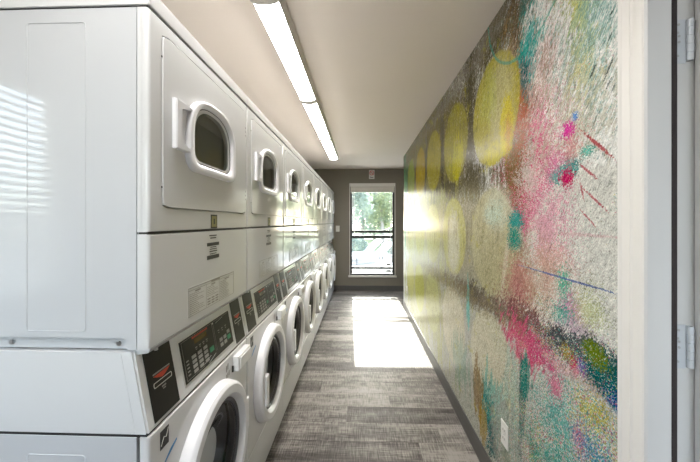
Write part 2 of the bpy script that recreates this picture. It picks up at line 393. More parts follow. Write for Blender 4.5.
    patch(1.95, 0.93, 0.14, 0.07, (0.10, 0.085, 0.06), 'h', 0.4, 0.30, 0.9)
    patch(1.32, 0.975, 0.20, 0.05, (0.17, 0.08, 0.08), 'h', 0.4, 0.30, 0.9, 0.12)
    patch(1.36, 0.86, 0.17, 0.085, (0.60, 0.13, 0.22), 'h', 0.4, 0.35, 0.95)
    patch(1.20, 0.875, 0.10, 0.05, (0.56, 0.08, 0.20), 's', 0.4, 0.35, 0.9)
    patch(1.02, 0.965, 0.18, 0.055, (0.05, 0.06, 0.07), 's', 0.3, 0.25, 0.95, -0.12)
    patch(0.90, 0.925, 0.12, 0.085, DTE, 's', 0.3, 0.25, 1.0)
    patch(0.955, 0.985, 0.05, 0.035, (0.13, 0.18, 0.02), 's', 0.3, 0.35, 0.9)
    patch(1.08, 0.935, 0.035, 0.025, OCH, 's', 0.3, 0.35, 0.9)
    patch(1.035, 0.91, 0.03, 0.025, (0.55, 0.05, 0.13), 's', 0.3, 0.35, 0.9)
    patch(1.01, 0.92, 0.02, 0.03, (0.12, 0.10, 0.35), 's', 0.3, 0.35, 0.8)
    patch(0.885, 0.86, 0.03, 0.05, (0.02, 0.07, 0.25), 's', 0.3, 0.45, 0.9)
    # lower row circles
    for i, (cy, c) in enumerate([(1.715, (0.60, 0.565, 0.43)), (2.40, (0.60, 0.56, 0.42)), (3.08, (0.52, 0.52, 0.26)), (3.75, (0.48, 0.49, 0.16)), (4.42, (0.5, 0.5, 0.22))]):
        patch(cy, 0.60, R, R, c, 'c', 0.05, 1.0, 0.9)
    patch(0.975, 0.585, 0.315, 0.29, (0.50, 0.50, 0.46), 'c', 0.04, 1.0, 0.95)
    patch(1.62, 0.42, 0.24, 0.14, (0.16, 0.42, 0.36), 'v', 0.4, 0.5, 0.75)
    patch(1.46, 0.55, 0.10, 0.20, (0.40, 0.50, 0.43), 'v', 0.4, 0.5, 0.7)
    patch(1.37, 0.58, 0.035, 0.22, DTE, 'v', 0.4, 0.45, 0.9)
    patch(1.34, 0.70, 0.04, 0.10, (0.02, 0.20, 0.16), 'v', 0.4, 0.45, 0.8)
    patch(1.28, 0.38, 0.05, 0.20, (0.03, 0.20, 0.13), 'v', 0.4, 0.50, 0.8)
    patch(1.72, 0.32, 0.10, 0.12, (0.02, 0.20, 0.18), 'h', 0.4, 0.40, 0.9)
    patch(1.68, 0.22, 0.06, 0.10, DTE, 'h', 0.4, 0.40, 0.9)
    patch(1.52, 0.24, 0.04, 0.12, (0.05, 0.16, 0.07), 'h', 0.4, 0.45, 0.9)
    patch(1.88, 0.40, 0.07, 0.16, (0.24, 0.15, 0.06), 'v', 0.4, 0.45, 0.8)
    patch(1.80, 0.24, 0.05, 0.12, OCH, 'v', 0.4, 0.45, 0.7)
    patch(2.20, 0.42, 0.18, 0.16, (0.20, 0.32, 0.25), 'v', 0.5, 0.5, 0.6)
    patch(2.05, 0.82, 0.03, 0.16, (0.14, 0.48, 0.42), 'v', 0.4, 0.45, 0.75)
    patch(2.6, 0.9, 0.9, 0.05, (0.22, 0.18, 0.10), 'h', 0.4, 0.40, 0.6)
    patch(1.50, 0.33, 0.20, 0.20, (0.40, 0.38, 0.34), 'r', 0.4, 0.5, 0.6)
    # speckle on the near lower circle
    patch(1.08, 0.66, 0.18, 0.20, (0.10, 0.38, 0.34), 's', 0.3, 0.85, 0.8)
    patch(1.14, 0.79, 0.06, 0.06, PNK, 's', 0.3, 0.6, 0.85)
    patch(1.02, 0.68, 0.05, 0.09, (0.60, 0.16, 0.30), 's', 0.3, 0.65, 0.85)
    patch(0.97, 0.80, 0.10, 0.08, (0.48, 0.42, 0.08), 's', 0.3, 0.62, 0.85)
    patch(0.95, 0.56, 0.07, 0.10, (0.44, 0.42, 0.05), 's', 0.3, 0.62, 0.85)
    patch(0.95, 0.68, 0.10, 0.10, (0.06, 0.25, 0.40), 's', 0.3, 0.85, 0.8)
    patch(1.15, 0.50, 0.20, 0.15, (0.08, 0.34, 0.28), 's', 0.3, 0.85, 0.7)
    patch(0.90, 0.50, 0.05, 0.14, (0.05, 0.38, 0.26), 's', 0.3, 0.65, 0.8)
    patch(1.10, 0.88, 0.12, 0.02, (0.62, 0.40, 0.40), 's', 0.3, 0.5, 0.6)
    # splashes and strokes at the near end
    patch(1.075, 1.69, 0.035, 0.026, (0.58, 0.01, 0.26), 's', 0.3, 0.30, 1.0)
    patch(1.04, 1.725, 0.014, 0.012, (0.10, 0.25, 0.6), 's', 0.3, 0.35, 0.9)
    patch(1.12, 1.55, 0.05, 0.035, (0.03, 0.28, 0.25), 's', 0.3, 0.45, 0.9)
    patch(1.065, 1.565, 0.05, 0.024, (0.03, 0.27, 0.26), 's', 0.3, 0.40, 0.95, -0.15)
    patch(1.085, 1.53, 0.035, 0.025, (0.50, 0.03, 0.12), 's', 0.3, 0.35, 0.95, 0.4)
    patch(0.99, 1.60, 0.03, 0.016, (0.05, 0.38, 0.30), 's', 0.3, 0.40, 0.9)
    patch(1.14, 1.60, 0.07, 0.06, (0.60, 0.20, 0.34), 's', 0.3, 0.70, 0.8)
    patch(1.05, 1.63, 0.08, 0.06, (0.58, 0.30, 0.30), 's', 0.3, 0.75, 0.7)
    line(0.999, 1.659, 0.890, 1.561, 0.0055, (0.36, 0.07, 0.08), 0.9)
    line(1.016, 1.563, 0.949, 1.511, 0.0045, (0.42, 0.12, 0.14), 0.9)
    line(1.016, 1.505, 0.999, 1.449, 0.004, (0.42, 0.12, 0.14), 0.85)
    line(1.005, 1.487, 0.915, 1.417, 0.004, (0.42, 0.12, 0.14), 0.9)
    line(1.010, 1.415, 0.949, 1.365, 0.0035, (0.42, 0.12, 0.14), 0.85)
    line(1.349, 1.189, 0.873, 1.184, 0.0035, (0.10, 0.14, 0.32), 0.85)
    line(1.287, 1.341, 0.873, 1.339, 0.006, (0.58, 0.36, 0.38), 0.55)
    line(0.883, 1.968, 0.900, 1.957, 0.003, (0.05, 0.07, 0.065), 0.85)
    line(0.887, 1.912, 0.911, 1.881, 0.003, (0.05, 0.07, 0.065), 0.85)
    line(0.887, 1.834, 0.918, 1.788, 0.0035, (0.05, 0.07, 0.065), 0.9)
    line(0.945, 1.853, 0.975, 1.817, 0.0035, (0.05, 0.07, 0.065), 0.9)
    line(0.893, 1.782, 0.911, 1.756, 0.003, (0.05, 0.07, 0.065), 0.8)
    line(0.876, 1.763, 0.893, 1.743, 0.003, (0.05, 0.07, 0.065), 0.8)
    line(1.116, 1.836, 1.144, 1.808, 0.0025, (0.05, 0.07, 0.065), 0.7)
    line(1.040, 1.752, 1.074, 1.717, 0.0025, (0.05, 0.07, 0.065), 0.65)
    line(0.973, 1.752, 1.003, 1.713, 0.0025, (0.05, 0.07, 0.065), 0.65)
    line(0.933, 1.707, 0.957, 1.680, 0.0025, (0.05, 0.07, 0.065), 0.6)
    line(1.180, 1.944, 1.205, 1.919, 0.0025, (0.05, 0.07, 0.065), 0.5)
    ring(1.361, 2.477, 0.370, 0.007, (0.06, 0.34, 0.27), 0.6)
    def thr(src, lo, hi):
        mr = n.new('ShaderNodeMapRange'); mr.inputs[1].default_value = lo; mr.inputs[2].default_value = hi
        l.new(src, mr.inputs[0]); return mr.outputs[0]
    # coloured flecks over the near part, fading out along the wall
    near = thr(sep.outputs['Y'], 1.75, 1.25)
    low = thr(sep.outputs['Z'], 1.25, 0.75)
    mixz = mth('ADD', mth('MULTIPLY', low, 0.22), -0.02)
    def fleck(k, col, lo, st_):
        a_ = mth('ADD', comb((k, 1.0), ('mid', 0.35), ('big', 0.3)), mixz)
        blend(mth('MULTIPLY', thr(a_, lo, lo + 0.08), near), col, st_)
    fleck('speck2', (0.03, 0.27, 0.22), 0.32, 0.8)
    fleck('speck3', (0.52, 0.12, 0.22), 0.42, 0.75)
    fleck('speck4', (0.46, 0.42, 0.08), 0.42, 0.75)
    fleck('speck', (0.70, 0.70, 0.66), 0.36, 0.5)
    # mottling of the far part: dark olive and pale beige wear
    farm = thr(sep.outputs['Y'], 1.30, 1.70)
    upz = thr(sep.outputs['Z'], 0.55, 1.25)
    blend(mth('MULTIPLY', mth('MULTIPLY', thr(comb(('fine', 0.9), ('mid', 0.7), ('vert', 0.7)), 0.10, 0.50), farm), upz), (0.085, 0.075, 0.022), 0.62)
    blend(mth('MULTIPLY', thr(comb(('fine2', 0.9), ('mid', -0.6), ('hatch', 0.5)), 0.22, 0.50), farm), (0.50, 0.46, 0.35), 0.50)
    blend(mth('MULTIPLY', thr(comb(('mid2', 1.0), ('fine2', 0.5)), 0.25, 0.55), farm), (0.46, 0.42, 0.06), 0.45)
    # scratchy strokes all over the print: pale ones, dark ones, then a value grain
    def thr(src, lo, hi):
        mr = n.new('ShaderNodeMapRange'); mr.inputs[1].default_value = lo; mr.inputs[2].default_value = hi
        l.new(src, mr.inputs[0]); return mr.outputs[0]
    st = comb(('hatch2', 1.0), ('fine', 0.5))
    st2 = comb(('hatch', 1.0), ('speck', 0.6))
    blend(thr(st, 0.28, 0.55), (0.64, 0.62, 0.57), 0.36)
    blend(thr(st2, -0.30, -0.60), (0.10, 0.088, 0.065), 0.50)
    blend(thr(comb(('speck', 1.0), ('big', 0.6)), 0.50, 0.62), (0.10, 0.34, 0.30), 0.30)
    hs = comb(('hatch', 0.34), ('hatch2', 0.55), ('fine', 0.34), ('speck', 0.55), ('mid', 0.16))
    mv = mth('MULTIPLY', mth('ADD', hs, 1.0), 0.96)
    sc = n.new('ShaderNodeVectorMath'); sc.operation = 'SCALE'
    l.new(cur[0], sc.inputs[0]); l.new(mv, sc.inputs['Scale'])
    hs_ = n.new('ShaderNodeHueSaturation'); hs_.inputs['Saturation'].default_value = 1.14; hs_.inputs['Value'].default_value = 0.90
    l.new(sc.outputs[0], hs_.inputs['Color']); l.new(hs_.outputs[0], b.inputs['Base Color'])
    b.inputs['Roughness'].default_value = 0.24
    b.inputs['Specular IOR Level'].default_value = 0.06
    bp = n.new('ShaderNodeBump'); bp.inputs['Strength'].default_value = 0.08; bp.inputs['Distance'].default_value = 0.001
    l.new(N['hor'], bp.inputs['Height']); l.new(bp.outputs[0], b.inputs['Normal'])
    return m
M['mural'] = muralmat()

# ---------------------------------------------------------------- mesh helpers
def area_normals(me, cosmin):
    """area-weighted corner normals, so bevelled flat faces stay flat"""
    polys = me.polygons
    nrm = [p.normal.copy() for p in polys]; ar = [p.area for p in polys]
    vf = [[] for _ in me.vertices]
    for p in polys:
        for v in p.vertices: vf[v].append(p.index)
    out = [None] * len(me.loops)
    for p in polys:
        n0 = nrm[p.index]
        for li, v in zip(p.loop_indices, p.vertices):
            q = Vector((0, 0, 0))
            for g in vf[v]:
                if nrm[g].dot(n0) > cosmin: q += nrm[g] * ar[g]
            out[li] = q.normalized() if q.length > 1e-12 else n0
    me.normals_split_custom_set(out)

def finish(name, bm, m, parent=None, smooth=True, angle=32):
    bmesh.ops.recalc_face_normals(bm, faces=bm.faces[:])
    me = bpy.data.meshes.new(name); bm.to_mesh(me); bm.free()
    me.materials.append(M[m] if isinstance(m, str) else m)
    if smooth:
        me.shade_smooth(); area_normals(me, 0.62 if angle > 25 else 0.80)
    o = bpy.data.objects.new(name, me); COL.objects.link(o)
    if parent: o.parent = parent
    return o

def box(bm, x0, x1, y0, y1, z0, z1, bev=0.0, seg=2, mtx=None):
    r = bmesh.ops.create_cube(bm, size=1.0)
    vs_ = r['verts']
    for v in vs_:
        v.co = Vector((x0 + (v.co.x + .5) * (x1 - x0), y0 + (v.co.y + .5) * (y1 - y0), z0 + (v.co.z + .5) * (z1 - z0)))
    if bev > 0:
        es = list({e for v in vs_ for e in v.link_edges})
        r2 = bmesh.ops.bevel(bm, geom=es, offset=bev, segments=seg, profile=0.5, affect='EDGES')
        vs_ = list({v for f in r2['faces'] for v in f.verts} | {v for v in vs_ if v.is_valid})
    if mtx is not None:
        for v in vs_: v.co = mtx @ v.co
    return vs_

def obox(name, m, parent, *a, **k):
    bm = bmesh.new(); box(bm, *a, **k); return finish(name, bm, m, parent)

def rrect(u0, u1, v0, v1, r, seg=6):
    pts = []
    for cu, cv, a0 in ((u1 - r, v1 - r, 0), (u0 + r, v1 - r, 90), (u0 + r, v0 + r, 180), (u1 - r, v0 + r, 270)):
        for i in range(seg + 1):
            a = math.radians(a0 + 90 * i / seg); pts.append((cu + r * math.cos(a), cv + r * math.sin(a)))
    return pts

def polar(pts, c, nn):
    """resample a star-shaped outline at nn equal polar steps (corners of the outline kept close)"""
    out = []
    for k in range(nn):
        a = 2 * PI * k / nn; d = (math.cos(a), math.sin(a)); best = None
        for i in range(len(pts)):
            p, q = pts[i], pts[(i + 1) % len(pts)]
            ex, ey = q[0] - p[0], q[1] - p[1]
            den = d[0] * ey - d[1] * ex
            if abs(den) < 1e-12: continue
            px, py = p[0] - c[0], p[1] - c[1]
            t = (px * ey - py * ex) / den; s = (px * d[1] - py * d[0]) / den
            if t > 0 and -1e-6 <= s <= 1 + 1e-6 and (best is None or t > best): best = t
        out.append((c[0] + d[0] * best, c[1] + d[1] * best))
    return out

def loops(bm, rings, cap0=False, cap1=False, close=False):
    """rings: list of equal-length lists of 3D points, bridged in order"""
    R_ = [[bm.verts.new(p) for p in r] for r in rings]
    nn = len(R_[0])
    seq = list(range(len(R_) - 1)) + ([-1] if close else [])
    for i in seq:
        a, b_ = R_[i], R_[i + 1]
        for k in range(nn):
            bm.faces.new((a[k], a[(k + 1) % nn], b_[(k + 1) % nn], b_[k]))
    if cap0: bm.faces.new(R_[0])
    if cap1: bm.faces.new(R_[-1])
    return R_

def yz(pts, x): return [(x, p[0], p[1]) for p in pts]

def scalepts(pts, c, du, dv):
    """shrink an outline towards c by du, dv metres at its extremes"""
    us = [p[0] for p in pts]; vs2 = [p[1] for p in pts]
    wu = (max(us) - min(us)) / 2; wv = (max(vs2) - min(vs2)) / 2
    return [(c[0] + (p[0] - c[0]) * (wu - du) / wu, c[1] + (p[1] - c[1]) * (wv - dv) / wv) for p in pts]

def plate_hole(bm, outer, inner, x0, x1, bev=0.0):
    """plate in the yz plane between x0 (back) and x1 (front) with a hole; outer/inner equal length"""
    if bev:
        cu = (sum(p[0] for p in outer) / len(outer), sum(p[1] for p in outer) / len(outer))
        o2 = scalepts(outer, cu, bev, bev); o3 = scalepts(outer, cu, bev * .3, bev * .3)
        loops(bm, [yz(inner, x0), yz(outer, x0), yz(outer, x1 - bev), yz(o3, x1 - bev * .3), yz(o2, x1), yz(inner, x1)], close=True)
    else:
        loops(bm, [yz(inner, x0), yz(outer, x0), yz(outer, x1), yz(inner, x1)], close=True)

def cyl(bm, c, axis, r, h, nn=16, r2=None):
    r2 = r if r2 is None else r2
    ax = {'x': Vector((1, 0, 0)), 'y': Vector((0, 1, 0)), 'z': Vector((0, 0, 1))}[axis]
    u = {'x': Vector((0, 1, 0)), 'y': Vector((0, 0, 1)), 'z': Vector((1, 0, 0))}[axis]; w = ax.cross(u)
    c = Vector(c)
    ra = [c + u * r * math.cos(2 * PI * k / nn) + w * r * math.sin(2 * PI * k / nn) for k in range(nn)]
    rb = [c + ax * h + u * r2 * math.cos(2 * PI * k / nn) + w * r2 * math.sin(2 * PI * k / nn) for k in range(nn)]
    loops(bm, [ra, rb], True, True)

def tube(bm, path, r, nn=8):
    rings = []
    for i, p in enumerate(path):
        p = Vector(p)
        d = (Vector(path[min(i + 1, len(path) - 1)]) - Vector(path[max(i - 1, 0)])).normalized()
        u = d.orthogonal().normalized() if abs(d.z) > .99 else d.cross(Vector((0, 0, 1))).normalized()
        w = d.cross(u)
        rr = r[i] if isinstance(r, (list, tuple)) else r
        rings.append([p + u * rr * math.cos(2 * PI * k / nn) + w * rr * math.sin(2 * PI * k / nn) for k in range(nn)])
    loops(bm, rings, True, True)

def empty(name, loc=(0, 0, 0), rz=0.0):
    o = bpy.data.objects.new(name, None); COL.objects.link(o)
    o.location = loc; o.rotation_euler = (0, 0, rz); o.empty_display_size = 0.1
    return o

def tag(o, label, cat, group=None):
    o['label'] = label; o['category'] = cat
    if group: o['group'] = group
    return o

def struct(o, label=None, cat=None):
    o['kind'] = 'structure'
    if label: o['label'] = label
    if cat: o['category'] = cat
    return o

def copy_tree(o, parent=None):
    c = o.copy(); COL.objects.link(c); c.parent = parent
    for ch in list(o.children): copy_tree(ch, c)
    return c

# ================================================================= THE ROOM
# floor: subfloor slab with planks as pieces
bm = bmesh.new(); box(bm, -2.2, XR + .13, YB - .15, 6.42, -0.10, -0.006); box(bm, XR + .13, 1.87, YMUR1 - .13, 6.42, -0.10, -0.006)
fl = struct(finish('floor', bm, 'subfloor'), 'grey brown woven vinyl plank floor', 'floor')
plank_mesh = {}
PW = 0.183; PL = 1.22
row = 0; y = YB
def plank(x0, x1, y0, y1):
    w = round(x1 - x0, 3)
    if w not in plank_mesh:
        bm = bmesh.new(); g = 0.0005
        vs_ = box(bm, -w / 2 + g, w / 2 - g, -PW / 2 + g, PW / 2 - g, -0.006, 0.0)
        top = [e for e in bm.edges if all(v.co.z > -1e-5 for v in e.verts)]
        bmesh.ops.bevel(bm, geom=top, offset=0.0008, segments=1, affect='EDGES')
        o = finish('plank', bm, 'plank', None, smooth=False); plank_mesh[w] = o.data
    else:
        o = bpy.data.objects.new('plank', plank_mesh[w]); COL.objects.link(o)
    o.parent = fl; o.location = ((x0 + x1) / 2, (y0 + y1) / 2, 0)
while y < 6.42 - 1e-6:
    off = [0.18, 0.79, 0.47, 1.02, 0.33][row % 5]
    x = -1.75 - off
    while x < 0.86:
        a, b_ = max(x, -1.75), min(x + PL, 0.86 if y < 5.0 else 1.75)
        if b_ - a > 0.03: plank(a, b_, y, y + PW)
        x += PL
    if y >= 5.0 and x < 1.75:
        a, b_ = x, 1.75
        if b_ - a > 0.03: plank(a, b_, y, y + PW)
    y += PW; row += 1

bm = bmesh.new(); box(bm, -2.2, XR + .13, YB - .15, 6.42, H, H + 0.12); box(bm, XR + .13, 1.87, YMUR1 - .13, 6.42, H, H + 0.12)
ceil = struct(finish('ceiling', bm, 'ceiling'), 'warm off-white painted ceiling', 'ceiling')

# end wall with the window opening
WX0, WX1, WZ0, WZ1 = -0.235, 0.690, 0.295, 2.16
def wall_with_opening(name, m, y0, y1, x0, x1, ox0, ox1, oz0, oz1, axis='y'):
    bm = bmesh.new()
    def bx(a0, a1, c0, c1):
        if axis == 'y': box(bm, a0, a1, y0, y1, c0, c1)
        else: box(bm, y0, y1, a0, a1, c0, c1)
    bx(x0, ox0, -0.1, H); bx(ox1, x1, -0.1, H)
    if oz0 > 0: bx(ox0, ox1, -0.1, oz0)
    bx(ox0, ox1, oz1, H)
    return finish(name, bm, m, None, smooth=False)
struct(wall_with_opening('wall_end', 'wall', YF, YF + .16, -2.2, 2.0, WX0, WX1, WZ0, WZ1), 'taupe painted end wall around the window', 'wall')
# left wall with the blind-covered window beside the camera
LWY0, LWY1, LWZ0, LWZ1 = -0.22, 0.70, 0.98, 2.12
struct(wall_with_opening('wall_left', 'wall_light', XL - .14, XL, YB - .15, 6.42, LWY0, LWY1, LWZ0, LWZ1, axis='x'), 'pale wall behind the machines', 'wall')
BX0, BX1, BZ0, BZ1 = -1.20, -0.20, 1.05, 2.15  # opening for the added fill window
struct(wall_with_opening('wall_back', 'wall_light', YB - .15, YB, -2.2, XR + .13, BX0, BX1, BZ0, BZ1), 'pale wall behind the camera', 'wall')
# right (mural) wall: near bit, over-door bit, mural wall
DY0, DY1, DZ1 = -0.14, 0.83, 2.06
bm = bmesh.new()
box(bm, XR, XR + .13, YB, DY0, -0.1, H); box(bm, XR, XR + .13, DY0, DY1, DZ1, H); box(bm, XR, XR + .13, DY1, YMUR1 - .004, -0.1, H)
wr = struct(finish('wall_right', bm, 'wall', None, smooth=False), 'right wall that carries the painted mural', 'wall')
bm = bmesh.new(); box(bm, XR - .0025, XR, DY1 + .005, YMUR1 - .002, 0.0, H)
mu = finish('mural', bm, 'mural', None, smooth=False)
tag(mu, 'abstract mural of yellow, white, pink and teal circles covering the right wall', 'mural')
struct(obox('wall_recess', 'wall', None, 1.75, 1.87, YMUR1 - .2, 6.42, -0.1, H), 'taupe side wall of the recess beside the window', 'wall')
struct(obox('wall_return', 'wall', None, XR + .13, 1.87, YMUR1 - .13, YMUR1 - .004, -0.1, H), 'taupe return wall at the far end of the mural', 'wall')
# baseboards
def baseboard(name, x0, x1, y0, y1, side, label):
    bm = bmesh.new(); hgt = 0.10
    if side == 'x':   # runs along y, faces -x; x1 is the wall
        pr = [(x1, 0.0), (x0 - .006, 0.0), (x0 - .003, 0.012), (x0, 0.02), (x0, hgt - .006), (x0 + .004, hgt), (x1, hgt)]
        loops(bm, [[(p[0], y0, p[1]) for p in pr], [(p[0], y1, p[1]) for p in pr]], True, True)
    else:
        pr = [(y1, 0.0), (y0 - .006, 0.0), (y0 - .003, 0.012), (y0, 0.02), (y0, hgt - .006), (y0 + .004, hgt), (y1, hgt)]
        loops(bm, [[(x0, p[0], p[1]) for p in pr], [(x1, p[0], p[1]) for p in pr]], True, True)
    return struct(finish(name, bm, 'baseboard'), label, 'baseboard')
baseboard('baseboard_right', XR - .012, XR - .0025, YMUR0 + .004, YMUR1 - .004, 'x', 'charcoal vinyl baseboard along the mural wall')
baseboard('baseboard_end', -1.75, 1.75, YF - .010, YF, 'y', 'charcoal vinyl baseboard under the window')

# door casing, frame and open door on the right
def extr_z(bm, pts, z0, z1):
    loops(bm, [[(p[0], p[1], z0) for p in pts], [(p[0], p[1], z1) for p in pts]], True, True)
cs = [(XR, .862), (XR - .010, .862), (XR - .013, .858), (XR - .013, .853), (XR - .010, .849), (XR - .0115, .822), (XR - .017, .818), (XR - .019, .813),
      (XR - .016, .808), (XR - .018, .799), (XR - .022, .790), (XR - .022, .776), (XR - .019, .772), (XR, .772)]
bm = bmesh.new(); extr_z(bm, cs, 0, DZ1 + .09)
struct(finish('trim_1', bm, 'trim', None, angle=20), 'white moulded door casing beside the mural', 'trim')
bm = bmesh.new()
jb = [(XR - .020, .7719), (XR - .020, .768), (XR - .018, .765), (XR + .036, .765), (XR + .0385, .767), (XR + .0385, .829), (XR - .002, .829), (XR - .002, .7719)]
extr_z(bm, jb, 0, DZ1)                                            # stop part of the frame
box(bm, XR + .0385, XR + .13, .784, .829, 0, DZ1)                  # rabbet part, set back
box(bm, XR - .020, XR + .13, DY0, DY0 + .02, 0, DZ1)
box(bm, XR - .020, XR + .13, DY0, .815, DZ1, DZ1 + .02)
dfr = struct(finish('door_frame', bm, 'jamb', None, angle=25), 'grey painted door frame at the right edge', 'door frame')
bm = bmesh.new(); extr_z(bm, [(XR + .039, .7838), (XR + .039, .769), (XR + .043, .766), (XR + .053, .768), (XR + .0575, .776), (XR + .0575, .7838)], 0, DZ1)
finish('weather_seal', bm, 'seal', dfr)
# open door leaf, swung outwards
dl = empty('door_1', (XR + .0955, .755, 0)); struct(dl, 'grey painted door swung open to the outside', 'door')
obox('door_leaf', 'doorm', dl, 0.008, .89, -.012, .024, .008, DZ1 - .005, bev=.002)
def hinge(zc):
    h = obox('hinge', 'hinge', dfr, XR + .0590, XR + .0870, .7815, .7842, zc - .053, zc + .053, bev=.0006)
    bm = bmesh.new()
    for k in range(5):
        cyl(bm, (XR + .0925, .7780, zc - .049 + k * .02 + .0003), 'z', .0072, .0190, 14)
    finish('knuckle', bm, 'hinge', h)
    for dx, dz in ((.060, .040), (.061, .012), (.058, .020), (.061, -.002), (.058, -.036)):
        bm = bmesh.new(); cyl(bm, (XR + dx + .009, .7802, zc + dz), 'y', .0030, .0016, 10); finish('screw', bm, 'chrome', h)
hinge(1.818); hinge(1.078)
hinge(0.22)

# ---------------------------------------------------------------- end window
win = empty('window_1', (0, YF, WZ0)); struct(win, 'tall black-framed sash window in the end wall', 'window')
def wpart(name, m, x0, x1, y0, y1, z0, z1, parent=win, bev=.002):
    return obox(name, m, parent, x0, x1, y0, y1, z0 - WZ0, z1 - WZ0, bev=bev)
for nm, a in (('reveal', (WX0, WX0 + .014, .0, .15, WZ0, WZ1)), ('reveal', (WX1 - .014, WX1, .0, .15, WZ0, WZ1)), ('head', (WX0 + .014, WX1 - .014, .0, .15, WZ1 - .014, WZ1))):
    wpart(nm, 'trim', *a)
sill = wpart('sill', 'trim', WX0 - .02, WX1 + .02, -.03, .15, WZ0 - .025, WZ0 + .015, bev=.004)
GX0, GX1 = WX0 + .014, WX1 - .014
wpart('stile', 'blackframe', GX0, GX0 + .040, .022, .075, WZ0 + .015, WZ1 - .014)
wpart('stile', 'blackframe', GX1 - .046, GX1, .022, .075, WZ0 + .015, WZ1 - .014)
wpart('bottom_rail', 'blackframe', GX0 + .04, GX1 - .046, .022, .075, WZ0 + .015, WZ0 + .050)
wpart('lower_rail', 'blackframe', GX0 + .04, GX1 - .046, .022, .075, .430, .476)
mr_ = wpart('meeting_rail', 'blackframe', GX0 + .04, GX1 - .046, .022, .054, 1.050, 1.106)
wpart('upper_sash_rail', 'blackframe', GX0 + .04, GX1 - .046, .056, .090, 1.158, 1.210)
wpart('top_rail', 'blackframe', GX0 + .04, GX1 - .046, .022, .075, 2.10, WZ1 - .014)
wpart('pane', 'glass', GX0 + .036, GX1 - .042, .046, .050, WZ0 + .045, .442, bev=0)
wpart('pane', 'glass', GX0 + .036, GX1 - .042, .040, .044, .466, 1.064, bev=0)
wpart('pane', 'glass', GX0 + .036, GX1 - .042, .066, .070, 1.094, 1.174, bev=0)
wpart('pane', 'glass', GX0 + .036, GX1 - .042, .066, .070, 1.196, 2.104, bev=0)
# sash latch
bm = bmesh.new(); tube(bm, [(.20, .03, 1.098 - WZ0), (.205, .03, 1.112 - WZ0), (.24, .03, 1.118 - WZ0), (.275, .03, 1.112 - WZ0), (.28, .03, 1.098 - WZ0)], .005)
finish('sash_latch', bm, 'blackframe', mr_)
for z in (.395, .520):
    wpart('window_sticker', 'grey_print', .515, .600, .0355, .0365, z - .02, z + .02, bev=0)
# roller blind, part lowered
bl = empty('roller_blind', (0, YF, WZ1)); tag(bl, 'pale roller blind rolled part way down over the window top', 'blind')
obox('head_rail', 'trim', bl, GX0 + .004, GX1 - .004, -.020, .018, -.066, -.016, bev=.004)
bm = bmesh.new(); cyl(bm, (GX0 + .01, .0, -.085), 'x', .020, GX1 - GX0 - .02, 18); finish('fabric_roll', bm, 'blind', bl)
obox('fabric', 'blind', bl, GX0 + .012, GX1 - .012, -.0035, -.001, -.165, -.085)
obox('hem_bar', 'blind', bl, GX0 + .010, GX1 - .010, -.008, .004, -.182, -.163, bev=.003)
for x, zb in ((.588, -1.86), (-.135, -1.0)):
    bm = bmesh.new(); tube(bm, [(x, -.012, -.07), (x, -.012, zb + .03)], .0035, 6)
    o = finish('pull_cord', bm, 'trim', bl)
    bm = bmesh.new(); cyl(bm, (x, -.012, zb), 'z', .007, .035, 10, .004); finish('cord_weight', bm, 'trim', o)

# left window with venetian blind (beside the camera, mirrored in the first machine's side)
w2 = empty('window_2', (XL, (LWY0 + LWY1) / 2, LWZ0)); struct(w2, 'window with a venetian blind in the left wall', 'window')
hw = (LWY1 - LWY0) / 2; hh = LWZ1 - LWZ0
for a in ((-.10, -.05, -hw, -hw + .04, 0, hh), (-.10, -.05, hw - .04, hw, 0, hh), (-.10, -.05, -hw + .04, hw - .04, 0, .04), (-.10, -.05, -hw + .04, hw - .04, hh - .04, hh)):
    obox('window_frame', 'trim', w2, *a, bev=.002)
obox('pane', 'glass', w2, -.078, -.074, -hw + .035, hw - .035, .035, hh - .035)
w3 = empty('fill_window', ((BX0 + BX1) / 2, YB, BZ0)); struct(w3, 'unseen window added behind the camera for cool fill light', 'window')  # added out of view, lets daylight onto the near machines and jamb
bw = (BX1 - BX0) / 2; bh = BZ1 - BZ0
for a in ((-bw, -bw + .05, -.10, -.04, 0, bh), (bw - .05, bw, -.10, -.04, 0, bh), (-bw + .05, bw - .05, -.10, -.04, 0, .06), (-bw + .05, bw - .05, -.10, -.04, bh - .06, bh), (-.025, .025, -.10, -.04, .06, bh - .06)):
    obox('window_frame', 'trim', w3, *a, bev=.002)
obox('pane', 'glass', w3, -bw + .045, -.02, -.072, -.068, .055, bh - .055)
obox('pane', 'glass', w3, .02, bw - .045, -.072, -.068, .055, bh - .055)
vb = empty('venetian_blind', (XL, (LWY0 + LWY1) / 2, LWZ0)); tag(vb, 'white venetian blind with open slats in the left window', 'blind')
obox('head_rail', 'slat', vb, -.035, .005, -hw + .01, hw - .01, hh - .045, hh - .005, bev=.003)
bm = bmesh.new(); box(bm, -.022, .022, -hw + .015, hw - .015, -.0010, .0010, mtx=Matrix.Rotation(math.radians(38), 4, 'Y'))
s0 = finish('slat', bm, 'slat', vb); s0.location = (-.018, 0, .03)
for k in range(1, 26):
    s = s0.copy(); COL.objects.link(s); s.location = (-.018, 0, .03 + k * .0405)

